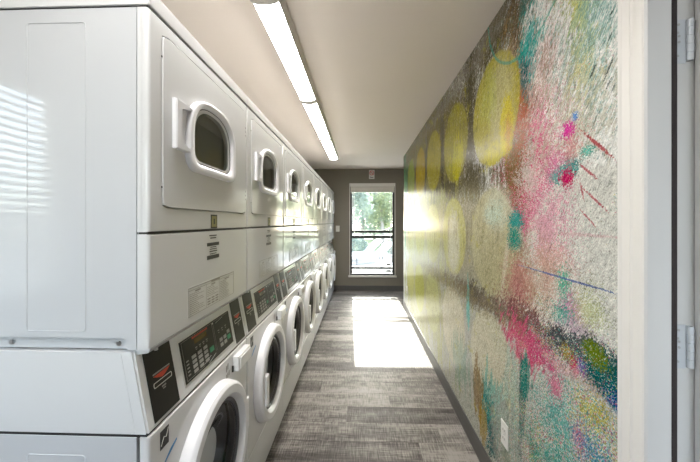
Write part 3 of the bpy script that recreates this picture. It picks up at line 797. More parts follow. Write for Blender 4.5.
# ---------------------------------------------------------------- ceiling lights
def ceiling_light():
    r = empty('ceiling_light')
    L_, W = 1.205, 0.145
    # housing: shallow tray with sloping sides, along y
    pr = [(-W / 2 - .004, 0), (-W / 2 - .004, -.018), (-W / 2 + .004, -.030), (-.062, -.052), (-.059, -.052), (-.059, -.006), (.059, -.006), (.059, -.052), (.062, -.052), (W / 2 - .004, -.030), (W / 2 + .004, -.018), (W / 2 + .004, 0)]
    bm = bmesh.new(); loops(bm, [[(p[0], 0.012, p[1]) for p in pr], [(p[0], L_ - .012, p[1]) for p in pr]], True, True)
    finish('housing', bm, 'fixture', r)
    pr = [(-.0585, -.008)] + [(-.0585 * math.cos(t * PI / 10) , -.046 - .020 * math.sin(t * PI / 10) ** .6) for t in range(11)] + [(.0585, -.008)]
    bm = bmesh.new(); loops(bm, [[(p[0], 0.030, p[1]) for p in pr], [(p[0], L_ - .030, p[1]) for p in pr]], True, True)
    finish('diffuser', bm, 'lamp', r)
    pr = [(-W / 2 - .005, 0), (-W / 2 - .005, -.022)] + [(-.072 * math.cos(t * PI / 10), -.036 - .036 * math.sin(t * PI / 10) ** .6) for t in range(11)] + [(W / 2 + .005, -.022), (W / 2 + .005, 0)]
    for y0 in (0.0, L_ - .032):
        bm = bmesh.new(); loops(bm, [[(p[0], y0, p[1]) for p in pr], [(p[0], y0 + .032, p[1]) for p in pr]], True, True)
        finish('end_cap', bm, 'fixture', r)
    return r
lab = ['long strip ceiling light nearest the camera, cut by the top edge of the photo', 'long strip ceiling light second nearest in the row, above the first two machines',
       'long strip ceiling light third in the row towards the window', 'long strip ceiling light farthest along, nearest the window', 'extra unseen strip light added behind the camera as fill']
cl0 = ceiling_light()
for k, yy in enumerate((0.175, 1.385, 2.60, 3.82, -1.035)):  # the last one is added out of view as fill light
    c = cl0 if k == 0 else copy_tree(cl0)
    c.location = (-.440, yy, H); tag(c, lab[k], 'ceiling light', 'strip lights along the ceiling')

# ---------------------------------------------------------------- outlets, switch, sign
def outlet(y, z, label):
    r = empty('wall_outlet', (XR - .0025, y, z))
    o = obox('cover_plate', 'outlet', r, -.006, 0, -.036, .036, -.058, .058, bev=.003)
    for dz in (.02, -.02):
        s = obox('socket', 'trim', r, -.008, -.005, -.017, .017, dz - .014, dz + .014, bev=.002)
        for dy in (-.007, .007): obox('slot', 'ink', s, -.0086, -.0078, dy - .0015, dy + .0015, dz - .003, dz + .007)
    bm = bmesh.new(); cyl(bm, (-.0075, 0, 0), 'x', .003, .002, 8); finish('screw', bm, 'chrome', r)
    return tag(r, label, 'outlet', 'outlets on the mural wall')
outlet(1.53, .352, 'white power outlet low on the mural nearest the camera')
outlet(4.72, .355, 'white power outlet low on the mural near the window')
sw = empty('light_switch', (-.470, YF, 1.245))
obox('cover_plate', 'outlet', sw, -.038, .038, -.006, 0, -.060, .060, bev=.003)
obox('toggle', 'trim', sw, -.008, .008, -.016, -.005, -.012, .012, bev=.002)
tag(sw, 'white light switch on the end wall beside the last machine', 'switch')

# no-smoking sign
sg = empty('no_smoking_sign', (.216, YF, 2.335))
obox('board', 'paper', sg, -.055, .055, -.004, 0, -.090, .090, bev=.002)
bm = bmesh.new(); nn = 28
o_ = [(.047 * math.cos(2 * PI * k / nn), .047 * math.sin(2 * PI * k / nn) + .03) for k in range(nn)]
i_ = [(.036 * math.cos(2 * PI * k / nn), .036 * math.sin(2 * PI * k / nn) + .03) for k in range(nn)]
loops(bm, [[(p[0], -.004, p[1]) for p in o_], [(p[0], -.006, p[1]) for p in o_], [(p[0], -.006, p[1]) for p in i_], [(p[0], -.004, p[1]) for p in i_]])
finish('red_ring', bm, 'red', sg)
obox('red_bar', 'red', sg, -.038, .038, -.0065, -.004, -.005, .005, mtx=Matrix.Translation((0, 0, .03)) @ Matrix.Rotation(PI / 4, 4, 'Y'))
bm = bmesh.new(); box(bm, -.026, .018, -.0055, -.004, .026, .034); box(bm, .020, .026, -.0055, -.004, .026, .034); finish('cigarette', bm, 'ink', sg)
obox('lettering', 'ink', sg, -.030, -.020, -.0050, -.004, -.068, -.042)
obox('lettering', 'ink', sg, -.014, .032, -.0050, -.004, -.066, -.054)
tag(sg, 'small no-smoking sign with red ring above the window', 'sign')

# ================================================================= STACKED WASHER-DRYERS
W = PITCH - .003
def machine():
    r = empty('stacked_washer_dryer')
    XB, XS = -.70, -.031          # back, seam between cabinet side and front
    ya, yb = .0, W
    # upper cabinet with a notch along the bottom of its sides
    pr = [(XB, 1.082), (-.070, 1.082)] + [(-.070 + .013 * math.sin(t * PI / 8), 1.082 - .013 * (1 - math.cos(t * PI / 8))) for t in range(1, 5)] + [(-.057, 1.052), (XS - .0025, 1.052), (XS - .0025, 1.930), (XB, 1.930)]
    bm = bmesh.new(); loops(bm, [[(p[0], ya + .001, p[1]) for p in pr], [(p[0], yb - .001, p[1]) for p in pr]], True, True)
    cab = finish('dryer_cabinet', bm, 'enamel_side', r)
    # embossed panel on the side
    for s, yy in ((-1, ya + .001), (1, yb - .001)):
        q = rrect(-.325, -.166, 1.097, 1.895, .008, 4); c = (-.2455, 1.496)
        q2 = scalepts(q, c, .0012, .0012); q3 = scalepts(q, c, .0024, .0024)
        bm = bmesh.new()
        loops(bm, [[(p[0], yy, p[1]) for p in q], [(p[0], yy + s * .0014, p[1]) for p in q2], [(p[0], yy, p[1]) for p in q3]], False, False)
        finish('embossed_panel', bm, 'enamel_side', cab)
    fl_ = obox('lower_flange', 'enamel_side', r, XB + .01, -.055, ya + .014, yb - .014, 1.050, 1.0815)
    for yy, s in ((ya + .014, -1),):
        for xx in (-.378, -.089):
            bm = bmesh.new(); cyl(bm, (xx, yy - .004, 1.064), 'y', .0062, .004, 12); box(bm, xx - .005, xx + .005, yy - .0046, yy - .0039, 1.0632, 1.0648)
            finish('screw', bm, 'chrome', fl_)
    # top lid
    bm = bmesh.new(); box(bm, XB, .001, ya - .0002, yb + .0002, 1.936, 1.978, bev=.0022, seg=2)
    tl = finish('top_lid', bm, 'enamel', r)
    obox('bounce_cut_sheet', 'bounce_cut', tl, XB + .02, -.02, ya + .015, yb - .015, 1.978, 1.9795)  # unseen sheet added to keep lid bounce off the ceiling
    obox('lid_gap', 'dark', r, XB + .01, -.006, ya + .004, yb - .004, 1.928, 1.938)
    # dryer front with the door opening
    NP = 96
    dz0, dz1, dy0, dy1 = 1.416, 1.897, .050, .660
    cc = ((dy0 + dy1) / 2, (dz0 + dz1) / 2)
    out = polar(rrect(ya + .0005, yb - .0005, 1.354, 1.930, .006, 3), cc, NP)
    inn = polar(rrect(dy0, dy1, dz0, dz1, .018, 5), cc, NP)
    # keep true corners
    def snap(pts, corners):
        for cx_, cz_ in corners:
            k = min(range(len(pts)), key=lambda i: (pts[i][0] - cx_) ** 2 + (pts[i][1] - cz_) ** 2); pts[k] = (cx_, cz_)
    snap(out, [(ya + .0005, 1.354), (yb - .0005, 1.354), (ya + .0005, 1.93), (yb - .0005, 1.93)])
    bm = bmesh.new(); loops(bm, [yz(inn, -.020), yz(out, -.020), yz(out, -.008), yz(scalepts(out, cc, .0025, .0015), -.0025), yz(scalepts(out, cc, .008, .004), 0), yz(inn, 0)], close=True)
    box(bm, XS, -.0185, ya + .0005, yb - .0005, 1.354, 1.93)
    finish('dryer_front', bm, 'enamel', r)
    # dryer door: pressed panel with arched window
    g = .0035
    din = polar(rrect(dy0 + g, dy1 - g, dz0 + g + .001, dz1 - g, .016, 5), cc, NP)
    wc = (.340, 1.655)
    def arch(y0, y1, z0, z1, zs, rb):
        pts = []
        for i in range(25):
            a = PI * i / 24; ca, sa = math.cos(a), math.sin(a)
            e = 2 / 2.5
            pts.append(((y0 + y1) / 2 + (y1 - y0) / 2 * math.copysign(abs(ca) ** e, ca), zs + (z1 - zs) * abs(sa) ** e))
        for cx_, a0 in ((y0 + rb, 180), (y1 - rb, 270)):
            for i in range(7):
                a = math.radians(a0 + 90 * i / 6); pts.append((cx_ + rb * math.cos(a), z0 + rb + rb * math.sin(a)))
        return pts
    rim_o = polar(arch(.158, .520, 1.541, 1.794, 1.650, .050), wc, NP)
    rim_i = polar(arch(.196, .486, 1.570, 1.775, 1.660, .036), wc, NP)
    hole = polar(arch(.214, .466, 1.581, 1.760, 1.660, .034), wc, NP)
    # panel outline ordered about cc, hole about wc: rotate so both start at the same direction
    bm = bmesh.new()
    loops(bm, [yz(hole, -.014), yz(din, -.014), yz(din, .0005), yz(scalepts(din, cc, .002, .002), .0030), yz(hole, .0030)], close=True)
    door = finish('dryer_door', bm, 'enamel', r)
    bm = bmesh.new()
    mids = lambda t: [(a[0] + (b_[0] - a[0]) * t, a[1] + (b_[1] - a[1]) * t) for a, b_ in zip(rim_o, rim_i)]
    loops(bm, [yz(rim_o, .003), yz(mids(.02), .010), yz(mids(.12), .016), yz(mids(.30), .0185), yz(mids(.65), .0175), yz(mids(.90), .014), yz(rim_i, .009), yz(mids(1.10), .001), yz(mids(1.25), -.016), yz(mids(1.28), -.016)])
    finish('window_rim', bm, 'door_white', door)
    bm = bmesh.new()
    wg = mids(1.12); wg2 = scalepts(wg, wc, .05, .04)
    loops(bm, [yz(wg, .0005), yz(wg2, .004)], False, True)
    finish('window_glass', bm, 'glass_dark', door)
    bm = bmesh.new(); gi = mids(1.05); go = mids(1.24); loops(bm, [yz(gi, .0035), yz(mids(1.12), .0045), yz(mids(1.19), .0035)]); finish('window_gasket', bm, 'dark', door)
    # handle: scooped rectangular grip left of the window
    bm = bmesh.new()
    cpts = [(.094, 1.592), (.176, 1.592), (.176, 1.602), (.122, 1.612), (.116, 1.618), (.116, 1.708), (.122, 1.714), (.176, 1.724), (.176, 1.735), (.094, 1.735)]
    loops(bm, [yz(cpts, .003), yz(cpts, .017)], True, True)
    bmesh.ops.bevel(bm, geom=[e for e in bm.edges if all(v.co.x > .015 for v in e.verts)], offset=.002, segments=2, affect='EDGES')
    box(bm, .0025, .0042, .110, .176, 1.600, 1.727)
    finish('door_handle', bm, 'door_white', door)
    for zz in (1.800, 1.503):
        bm = bmesh.new(); box(bm, -.001, .0012, .649, .664, zz - .030, zz + .030, bev=.0004, seg=1)
        hg = finish('hinge', bm, 'enamel', door)
        for dz in (-.018, 0, .018):
            bm = bmesh.new(); cyl(bm, (.001, .6565, zz + dz), 'x', .0042, .002, 8); finish('screw', bm, 'gasket', hg)
    for zz in (1.83, 1.475):
        bm = bmesh.new(); cyl(bm, (-.002, dy0 + .0012, zz), 'x', .003, .003, 8); finish('latch_dot', bm, 'dark', door)
    # drum seen through the window
    bm = bmesh.new()
    nn = 40
    def circ(rr, x, c=(.340, 1.665)): return [(x, c[0] + rr * math.cos(2 * PI * k / nn), c[1] + rr * math.sin(2 * PI * k / nn)) for k in range(nn)]
    loops(bm, [circ(.20, -.024), circ(.225, -.08), circ(.225, -.48), circ(.20, -.50)], False, True)
    dr = finish('drum', bm, 'drum', r)
    for k in range(3):
        a = 2 * PI * k / 3 + .5
        bm = bmesh.new(); box(bm, -.46, -.09, -.02, .02, .165, .226, bev=.012, mtx=Matrix.Translation((0, .340, 1.665)) @ Matrix.Rotation(a, 4, 'X')); finish('drum_fin', bm, 'drum', dr)
    # lower dryer panel
    lc = ((ya + yb) / 2, 1.198)
    lo = polar(rrect(ya + .0005, yb - .0005, 1.052, 1.3485, .004, 2), lc, NP)
    snap(lo, [(ya + .0005, 1.052), (yb - .0005, 1.052), (ya + .0005, 1.3485), (yb - .0005, 1.3485)])
    bm = bmesh.new(); loops(bm, [yz(lo, XS), yz(lo, -.008), yz(scalepts(lo, lc, .0025, .0015), -.0025), yz(scalepts(lo, lc, .008, .0045), 0)], True, True)
    lp = finish('lower_dryer_panel', bm, 'enamel', r)
    obox('panel_gap', 'dark', r, XS + .002, -.006, ya + .003, yb - .003, 1.345, 1.357)
    # folded bottom lip of that panel
    pr = [(XS, 1.052), (-.002, 1.052), (-.010, 1.040), (-.044, 1.034), (-.044, 1.052)]
    bm = bmesh.new(); loops(bm, [[(p[0], ya + .012, p[1]) for p in pr], [(p[0], yb - .012, p[1]) for p in pr]], True, True)
    finish('bottom_lip', bm, 'enamel', lp)
    for yy in (.045, W - .045):
        bm = bmesh.new(); cyl(bm, (-.012, yy, 1.0405), 'z', .005, -.006, 10); finish('screw', bm, 'chrome', lp)
    # little olive plate under the door, and stickers
    o = obox('badge', 'ink', r, 0, .0008, .327, .376, 1.357, 1.407)
    obox('badge_face', 'brass', o, .0008, .0012, .333, .370, 1.362, 1.402)
    obox('badge_mark', 'ink', o, .0012, .0015, .347, .356, 1.372, 1.392)
    bm = bmesh.new()
    for (z, h, y0, y1) in ((1.331, .004, .317, .372), (1.322, .004, .323, .368), (1.2995, .012, .300, .392), (1.289, .003, .325, .37), (1.282, .003, .32, .374), (1.274, .004, .318, .376), (1.265, .003, .32, .37)):
        box(bm, 0, .0006, y0, y1, z - h / 2, z + h / 2)
    box(bm, 0, .0006, .300, .392, 1.246, 1.260)
    o = finish('warning_sticker', bm, 'ink', r)
    # operating-instructions label
    lb = obox('instruction_label', 'paper2', r, 0, .0006, .179, .527, 1.079, 1.171)
    bm = bmesh.new()
    t = .0014
    for a in ((.179, .527, 1.079, 1.079 + t), (.179, .527, 1.168, 1.171), (.179, .181, 1.079, 1.171), (.525, .527, 1.079, 1.171), (.293, .2942, 1.082, 1.160), (.392, .3932, 1.079, 1.168), (.179, .527, 1.1605, 1.1617)):
        box(bm, .0006, .0010, *a)
    box(bm, .0006, .0010, .330, .398, 1.163, 1.170)
    rnd = random.Random(4)
    for cx0, cx1, nl, zt in ((.186, .284, 11, 1.152), (.300, .386, 6, 1.152), (.400, .515, 11, 1.152)):
        box(bm, .0006, .0010, cx0 + (cx1 - cx0) * .35, cx0 + (cx1 - cx0) * .7, zt + .001, zt + .006)
        for k in range(nl):
            x = cx0
            e = cx0 + (cx1 - cx0) * rnd.uniform(.45, .98)
            while x < e:
                wd = rnd.uniform(.007, .02); box(bm, .0006, .0010, x, min(x + wd, e), zt - .0036 - k * .0063, zt - .0018 - k * .0063); x += wd + .003
    for k in range(3):
        for j in range(3):
            box(bm, .0006, .0010, .302 + j * .03, .324 + j * .03, 1.086 + k * .009, 1.091 + k * .009)
    finish('label_print', bm, 'grey_print', lb)
    # control housing: sloping face
    pr = [(XB, .836), (XB, 1.046), (-.042, 1.046), (-.003, .840), (-.004, .836)]
    bm = bmesh.new(); loops(bm, [[(p[0], ya + .001, p[1]) for p in pr], [(p[0], yb - .001, p[1]) for p in pr]], True, True)
    es = [e for e in bm.edges if abs(e.verts[0].co.y - e.verts[1].co.y) < 1e-6 and e.verts[0].co.x > -.05 and e.verts[1].co.x > -.05]
    bmesh.ops.bevel(bm, geom=es, offset=.005, segments=3, affect='EDGES')
    ch = finish('control_housing', bm, 'enamel', r)
    for s, yy in ((-1, ya + .001),):
        bm = bmesh.new(); box(bm, -.0010, .0010, yy - .0010, yy + .001, 0, .206, mtx=Matrix.Translation((-.036, 0, .838)) @ Matrix.Rotation(-math.atan2(.039, .206), 4, 'Y'))
        finish('side_seam', bm, 'enamel', ch)
    A = math.atan2(.039, .206)
    PM = Matrix.Translation((-.003, 0, .840)) @ Matrix.Rotation(-A, 4, 'Y')     # local: x out, y along, z up the slope
    SL = math.hypot(.039, .206)
    def pbox(name, m, parent, x0, x1, y0, y1, z0, z1, bev=0.0):
        return obox(name, m, parent, x0, x1, y0, y1, z0, z1, bev=bev, seg=1, mtx=PM)
    def coinplate(y0, y1):
        p = pbox('black_plate', 'black_plate', r, 0, .0022, y0, y1, .006, SL - .004, bev=.0006)
        m_ = (y0 + y1) / 2; hw_ = (y1 - y0) / 2
        pbox('grey_line', 'grey_print', p, .0022, .0027, m_ - hw_ * .62, m_ + hw_ * .68, .1225, .1265)
        bm = bmesh.new()
        tri = [(m_ - hw_ * .62, .121), (m_ - hw_ * .2, .1165), (m_ + .002, .1135)]
        pts = [(m_ - hw_ * .62, .1195), (m_ - hw_ * .35, .1120), (m_ - hw_ * .1, .1070), (m_ + hw_ * .05, .1055), (m_ + hw_ * .25, .1085), (m_ + hw_ * .5, .1145), (m_ + hw_ * .68, .1205)]
        loops(bm, [[PM @ Vector((.0022, a, c)) for a, c in pts], [PM @ Vector((.0027, a, c)) for a, c in pts]], True, True)
        finish('red_emblem', bm, 'red', p)
        fo = rrect(m_ - hw_ * .68, m_ + hw_ * .72, .088, .1025, .004, 3); fc = (m_ + .001, .09525); fi = scalepts(fo, fc, .0022, .0020)
        bm = bmesh.new(); loops(bm, [[PM @ Vector((.0021, a, c)) for a, c in fo], [PM @ Vector((.0027, a, c)) for a, c in fo], [PM @ Vector((.0027, a, c)) for a, c in fi], [PM @ Vector((.0021, a, c)) for a, c in fi]])
        finish('slot_outline', bm, 'white_print', p)
        pbox('small_print', 'grey_print', p, .0022, .0026, m_ - .008, m_ + .010, .078, .0825)
        pbox('small_print', 'grey_print', p, .0022, .0026, m_ - .005, m_ + .007, .072, .075)
    coinplate(.028, .141); coinplate(.570, .665)
    kp = pbox('keypad', 'paper', r, 0, .0018, .176, .546, .024, .166, bev=.0005)
    kb = pbox('keypad_face', 'black_plate', kp, .0018, .0026, .180, .542, .028, .162)
    bm = bmesh.new()
    for a in ((.190, .392, .156, .1572), (.190, .1912, .034, .1572), (.3908, .392, .050, .1572), (.400, .530, .156, .1572), (.400, .4012, .050, .157), (.190, .30, .034, .0352)):
        box(bm, .0026, .0030, *a, mtx=PM)
    finish('keypad_lines', bm, 'grey_print', kp)
    bm = bmesh.new(); x = .252; rnd = random.Random(2)
    while x < .352:
        wd = rnd.uniform(.004, .008); box(bm, .0026, .0031, x, x + wd, .1475, .1535 + rnd.uniform(-.001, .001), mtx=PM); x += wd + .0018
    finish('red_lettering', bm, 'red', kp)
    pbox('display', 'amber', kp, .0026, .0030, .262, .345, .127, .143)
    bm = bmesh.new()
    for k in range(4): box(bm, .0026, .0030, .262 + k * .024, .274 + k * .024, .112, .1155, mtx=PM); box(bm, .0026, .0030, .264 + k * .024, .272 + k * .024, .106, .1085, mtx=PM)
    for k in range(5): box(bm, .0026, .0030, .200, .214, .046 + k * .011, .050 + k * .011, mtx=PM)
    for k in range(3): box(bm, .0026, .0030, .428 + k * .030, .440 + k * .030, .112, .1155, mtx=PM); box(bm, .0026, .0030, .430 + k * .030, .438 + k * .030, .104, .107, mtx=PM)
    finish('legend_print', bm, 'grey_print', kp)
    for j in range(3):
        for i in range(4): pbox('button', 'btn', kp, .0026, .0042, .232 + j * .038, .258 + j * .038, .040 + i * .0155, .051 + i * .0155, bev=.0006)
    pbox('start_button', 'green_btn', kp, .0026, .0042, .348, .378, .060, .078, bev=.0008)
    for j in range(2):
        for i in range(2): pbox('button', 'btn', kp, .0026, .0042, .428 + j * .034, .452 + j * .034, .048 + i * .020, .062 + i * .020, bev=.0006)
    pbox('button', 'btn', kp, .0026, .0042, .496, .520, .078, .092, bev=.0006)
    pbox('start_button', 'green_btn', kp, .0026, .0042, .494, .522, .054, .072, bev=.0008)
    bm = bmesh.new()
    for a, c, d, e in ((.300, .040, .352, .050), (.330, .030, .385, .044), (.420, .147, .480, .153)):
        tube(bm, [PM @ Vector((.0029, a, c)), PM @ Vector((.0029, d, e))], .0007, 4)
    box(bm, .0026, .0031, .392, .402, .150, .155, mtx=PM)
    finish('swoosh_print', bm, 'white_print', kp)
    # washer cabinet and front
    obox('washer_cabinet', 'enamel_side', r, XB, XS - .0025, ya + .001, yb - .001, .030, .828, bev=.001)
    for s, yy in ((-1, ya + .001),):
        q = rrect(-.325, -.168, .10, .780, .008, 4); c = (-.2465, .44); q2 = scalepts(q, c, .0012, .0012); q3 = scalepts(q, c, .0024, .0024)
        bm = bmesh.new(); loops(bm, [[(p[0], yy, p[1]) for p in q], [(p[0], yy + s * .0014, p[1]) for p in q2], [(p[0], yy, p[1]) for p in q3]]); finish('embossed_panel', bm, 'enamel_side', r)
    obox('body_gap', 'dark', r, XB + .02, -.008, ya + .003, yb - .003, .826, .838)
    ZC, YC = .515, .343
    wo_ = polar(rrect(ya + .0005, yb - .0005, .232, .829, .004, 2), (YC, ZC), NP)
    snap(wo_, [(ya + .0005, .232), (yb - .0005, .232), (ya + .0005, .829), (yb - .0005, .829)])
    cyc = lambda rr, x: [(x, YC + rr * math.cos(2 * PI * k / NP), ZC + rr * math.sin(2 * PI * k / NP)) for k in range(NP)]
    wcn = ((ya + yb) / 2, .53)
    bm = bmesh.new(); loops(bm, [cyc(.205, -.024), yz(wo_, -.024), yz(wo_, -.010), yz(scalepts(wo_, wcn, .0025, .0015), -.003), yz(scalepts(wo_, wcn, .009, .005), 0), cyc(.205, 0)], close=True)
    finish('washer_front', bm, 'enamel', r)
    # tub
    bm = bmesh.new()
    loops(bm, [cyc(.203, -.026), cyc(.185, -.05), cyc(.235, -.09), cyc(.235, -.45), cyc(.22, -.47)], False, True)
    finish('tub', bm, 'drum', r)
    # washer door
    bm = bmesh.new()
    pf = [(.225, .001), (.262, .001), (.2620, .008), (.2570, .030), (.2545, .035), (.246, .0425), (.243, .0440), (.216, .0440), (.2135, .0425), (.206, .034), (.199, .020), (.196, .010), (.192, .004), (.192, .001)]
    loops(bm, [cyc(a, x) for a, x in pf])
    wd = finish('washer_door', bm, 'door_white', r, angle=20)
    bm = bmesh.new(); loops(bm, [cyc(.199, .020), cyc(.189, .020), cyc(.183, .010), cyc(.175, .012)]); finish('door_gasket', bm, 'gasket', wd)
    bm = bmesh.new(); loops(bm, [cyc(.186, .014), cyc(.165, .016), cyc(.13, .006), cyc(.10, -.03), cyc(.09, -.05)], False, True); finish('door_glass', bm, 'glass_washer', wd)
    obox('door_handle', 'door_white', wd, .012, .054, YC - .204, YC - .160, ZC - .100, ZC + .060, bev=.006, seg=3)
    obox('hinge_cover', 'door_white', wd, .002, .030, YC + .238, YC + .292, ZC - .07, ZC + .07, bev=.006, seg=2)
    # detergent dispenser drawer, top right
    dd = obox('dispenser_drawer', 'dispenser', r, .0, .026, .520, .655, .748, .812, bev=.004, seg=2)
    obox('drawer_face', 'dispenser', dd, .026, .032, .528, .647, .755, .805, bev=.003, seg=2)
    obox('drawer_latch', 'ink', dd, .0, .006, .510, .516, .750, .775)
    bm = bmesh.new()
    for a in ((.455, .463, .775, .800), (.468, .476, .780, .805), (.455, .463, .745, .765), (.480, .488, .752, .772), (.468, .474, .748, .768)): box(bm, 0, .0006, *a)
    finish('care_symbols', bm, 'grey_print', r)
    # stickers
    es_ = obox('energy_sticker', 'ink', r, 0, .0006, .044, .082, .762, .812)
    bm = bmesh.new(); tube(bm, [(.0006, .048, .772), (.0006, .060, .792), (.0006, .070, .785), (.0006, .079, .806)], .0012, 5); finish('sticker_print', bm, 'white_print', es_)
    bm = bmesh.new()
    pts = [(.062, .712), (.120, .742), (.120, .748), (.090, .738), (.062, .718)]
    loops(bm, [yz(pts, 0), yz(pts, .0006)], True, True); finish('blue_sticker', bm, 'blue', r)
    # kick panel and toe gap
    obox('base_panel', 'enamel', r, XS, -.001, ya + .001, yb - .001, .020, .2285, bev=.003)
    obox('toe_base', 'dark', r, XB + .03, -.022, ya + .012, yb - .012, 0, .031)
    return r

labels = ['stacked white washer and dryer nearest the camera, its side panel showing', 'second stacked white washer and dryer from the camera', 'third stacked white washer and dryer from the camera',
          'fourth stacked white washer and dryer from the camera', 'fifth stacked white washer and dryer from the camera', 'third stacked white washer and dryer from the window wall',
          'second stacked white washer and dryer from the window wall', 'last stacked white washer and dryer, against the window wall']
m0 = machine()
for k in range(NST):
    mm = m0 if k == 0 else copy_tree(m0)
    mm.location = (XM, Y0 + k * PITCH, 0)
    tag(mm, labels[k], 'washer dryer', 'stacked washers and dryers along the left')

# ================================================================= OUTSIDE
struct(obox('pavement', 'patio', None, -14, 16, -20, YB - .16, -.30, -.12), 'pavement outside behind the camera', 'pavement')
struct(obox('shade_roof', 'wall_light', None, XR + .14, 3.15, -6.0, YMUR1 - .14, H, H + .12), 'unseen roof added above the walkway to cut sky light', 'roof')  # added out of view to reduce sky light through the doorway
struct(obox('blocker_wall', 'wall_light', None, 3.0, 3.15, -6.0, YMUR1 - .14, -.03, H), 'unseen wall added across the walkway to block daylight', 'wall')  # added out of view to hold daylight off the door jamb
struct(obox('walkway', 'patio', None, XR + .14, 16, YB - .16, YMUR1 - .14, -.30, -.03), 'pale walkway outside the open door', 'walkway')
struct(obox('side_yard', 'patio', None, -14, XL - .46, YB - .16, 6.44, -.30, -.12), 'side yard outside the left window', 'yard')
struct(obox('ground', 'patio', None, -14, 16, 6.44, 15.5, -.30, -.12), 'pale sunlit patio outside the window', 'ground')
struct(obox('lawn', 'lawn', None, -20, 22, 15.5, 45, -.34, -.14), 'lawn under the trees outside', 'lawn')
obx = obox('patio_kerb', 'brick', None, -6, 8, 9.1, 9.3, -.12, -.02, bev=.01); struct(obx, 'low kerb along the patio outside', 'kerb')

def lounger():
    r = empty('sun_lounger')   # lies along x, head at +x
    bm = bmesh.new()
    for s in (-.32, .32): box(bm, -1.25, .62, s - .02, s + .02, .24, .28, bev=.006)
    box(bm, -1.25, -1.21, -.30, .30, .24, .28)
    finish('frame', bm, 'sling', r)
    for x in (-1.1, .45):
        for s in (-.30, .30): obox('leg', 'sling_dark', r, x - .02, x + .02, s - .02, s + .02, 0, .24)
    obox('seat', 'sling', r, -1.22, .05, -.30, .30, .262, .290, bev=.006)
    o = obox('backrest', 'sling', r, 0, .72, -.30, .30, -.012, .012, bev=.006, mtx=Matrix.Translation((.05, 0, .285)) @ Matrix.Rotation(math.radians(-40), 4, 'Y'))
    for s in (-.25, .25):
        bm = bmesh.new(); tube(bm, [(.50, s, .26), (.42, s, .57)], .012, 6); finish('back_prop', bm, 'sling_dark', o)
    return r
l0 = lounger()
for k, (x, yy, lbl) in enumerate(((.62, 11.7, 'white sun lounger on the patio outside, the one nearer the window'), (.22, 12.6, 'white sun lounger on the patio outside, behind the nearer lounger'))):
    o = l0 if k == 0 else copy_tree(l0)
    o.location = (x, yy, -.12); o.rotation_euler = (0, 0, math.radians(32)); tag(o, lbl, 'sun lounger', 'sun loungers outside the window')

import numpy as np
def tree(x, y, hgt, rx, rz_, cz, nleaf, leaf, seed, label, lean=0.0, size=.13):
    rg = np.random.default_rng(seed)
    r = empty('tree', (x, y, -.14))
    bm = bmesh.new()
    tube(bm, [(0, 0, 0), (lean * .4, 0, hgt * .3), (lean * .8, .1, hgt * .6), (lean, .1, hgt * .9)], [.13, .10, .07, .03], 8)
    rr = random.Random(seed)
    for k in range(7):
        a = rr.uniform(0, 2 * PI); z = hgt * rr.uniform(.3, .7); ll = rx * rr.uniform(.5, .9)
        tube(bm, [(lean * z / hgt, .05, z), (lean * z / hgt + ll * .5 * math.cos(a), ll * .5 * math.sin(a), z + ll * .4), (lean + ll * math.cos(a), ll * math.sin(a), z + ll * .8)], [.04, .03, .012], 6)
    finish('trunk', bm, 'bark', r)
    nc = 34
    cen = rg.normal(size=(nc, 3)); cen /= np.linalg.norm(cen, axis=1)[:, None]
    cen *= rg.uniform(.25, 1, (nc, 1)) ** .5; cen *= (rx, rx, rz_); cen += (lean, 0, cz)
    idx = rg.integers(0, nc, nleaf)
    p = cen[idx] + rg.normal(size=(nleaf, 3)) * (rx * .20)
    a = rg.normal(size=(nleaf, 3)); a /= np.linalg.norm(a, axis=1)[:, None]
    b_ = np.cross(a, rg.normal(size=(nleaf, 3))); b_ /= np.linalg.norm(b_, axis=1)[:, None]
    s = rg.uniform(.6, 1.2, (nleaf, 1)) * size
    v = np.stack([p - a * s, p + b_ * s * .45, p + a * s, p - b_ * s * .45], 1).reshape(-1, 3)
    v[:, 2] = np.maximum(v[:, 2], .25)
    me = bpy.data.meshes.new('foliage'); me.from_pydata(v.tolist(), [], [(4 * i, 4 * i + 1, 4 * i + 2, 4 * i + 3) for i in range(nleaf)])
    me.materials.append(M[leaf]); o = bpy.data.objects.new('foliage', me); COL.objects.link(o); o.parent = r; o['kind'] = 'stuff'
    tag(r, label, 'tree', 'trees outside the window')
tree(-.55, 16.4, 5.0, 1.0, 1.5, 3.0, 3000, 'leaf2', 11, 'slim blue-green tree at the left of the window view', .15, .10)
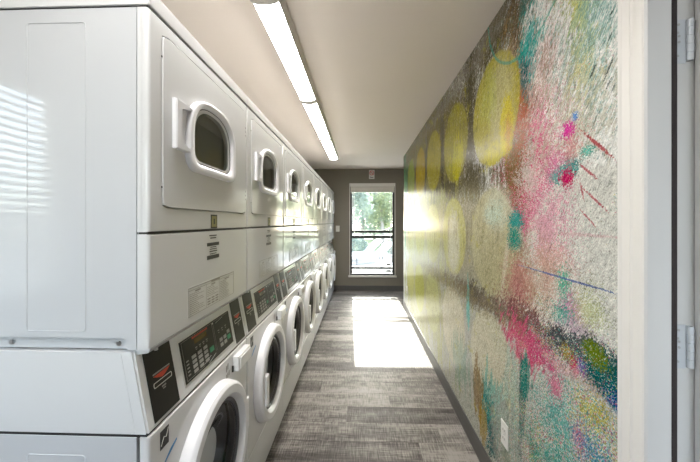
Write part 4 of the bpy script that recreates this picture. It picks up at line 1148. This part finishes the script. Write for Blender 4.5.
tree(1.35, 19.0, 5.4, 1.15, 1.7, 2.9, 3800, 'leaf', 12, 'leafy tree in the middle of the window view', -.15, .11)
tree(.1, 22.2, 5.6, 1.25, 1.8, 3.0, 3600, 'leaf2', 13, 'full tree behind the slim one in the window view', .1, .13)
tree(3.6, 22.8, 6.0, 1.5, 2.2, 3.0, 3000, 'leaf', 16, 'tall tree at the far right of the window view', 0, .13)
tree(-3.4, 23.5, 5.0, 1.3, 1.6, 2.6, 2400, 'leaf2', 14, 'low dense tree at the far left of the window view', 0, .13)
tree(1.2, 27.5, 7.0, 2.4, 2.4, 2.9, 5200, 'leaf2', 15, 'broad tree farthest back in the window view', 0, .16)
def shrub(x, y, rx, rz_, nleaf, seed, label):
    rg = np.random.default_rng(seed); r = empty('shrub', (x, y, -.14))
    p = rg.normal(size=(nleaf, 3)); p /= np.linalg.norm(p, axis=1)[:, None]; p *= rg.uniform(.4, 1, (nleaf, 1)) ** .4
    p *= (rx, rx * .7, rz_); p[:, 2] = np.abs(p[:, 2]) + .05
    a = rg.normal(size=(nleaf, 3)); a /= np.linalg.norm(a, axis=1)[:, None]
    b_ = np.cross(a, rg.normal(size=(nleaf, 3))); b_ /= np.linalg.norm(b_, axis=1)[:, None]
    v = np.stack([p - a * .07, p + b_ * .035, p + a * .07, p - b_ * .035], 1).reshape(-1, 3); v[:, 2] = np.maximum(v[:, 2], 0)
    me = bpy.data.meshes.new('foliage'); me.from_pydata(v.tolist(), [], [(4 * i, 4 * i + 1, 4 * i + 2, 4 * i + 3) for i in range(nleaf)])
    me.materials.append(M['leaf2']); o = bpy.data.objects.new('foliage', me); COL.objects.link(o); o.parent = r; o['kind'] = 'stuff'
    bm = bmesh.new(); tube(bm, [(0, 0, 0), (.02, 0, rz_ * .7)], .03, 6); finish('stem', bm, 'bark', r)
    tag(r, label, 'shrub', 'shrubs outside the window')
shrub(-.35, 15.2, .75, .85, 900, 21, 'rounded shrub behind the loungers at the left')
shrub(1.75, 14.6, .55, .9, 800, 22, 'rounded shrub behind the loungers at the right')
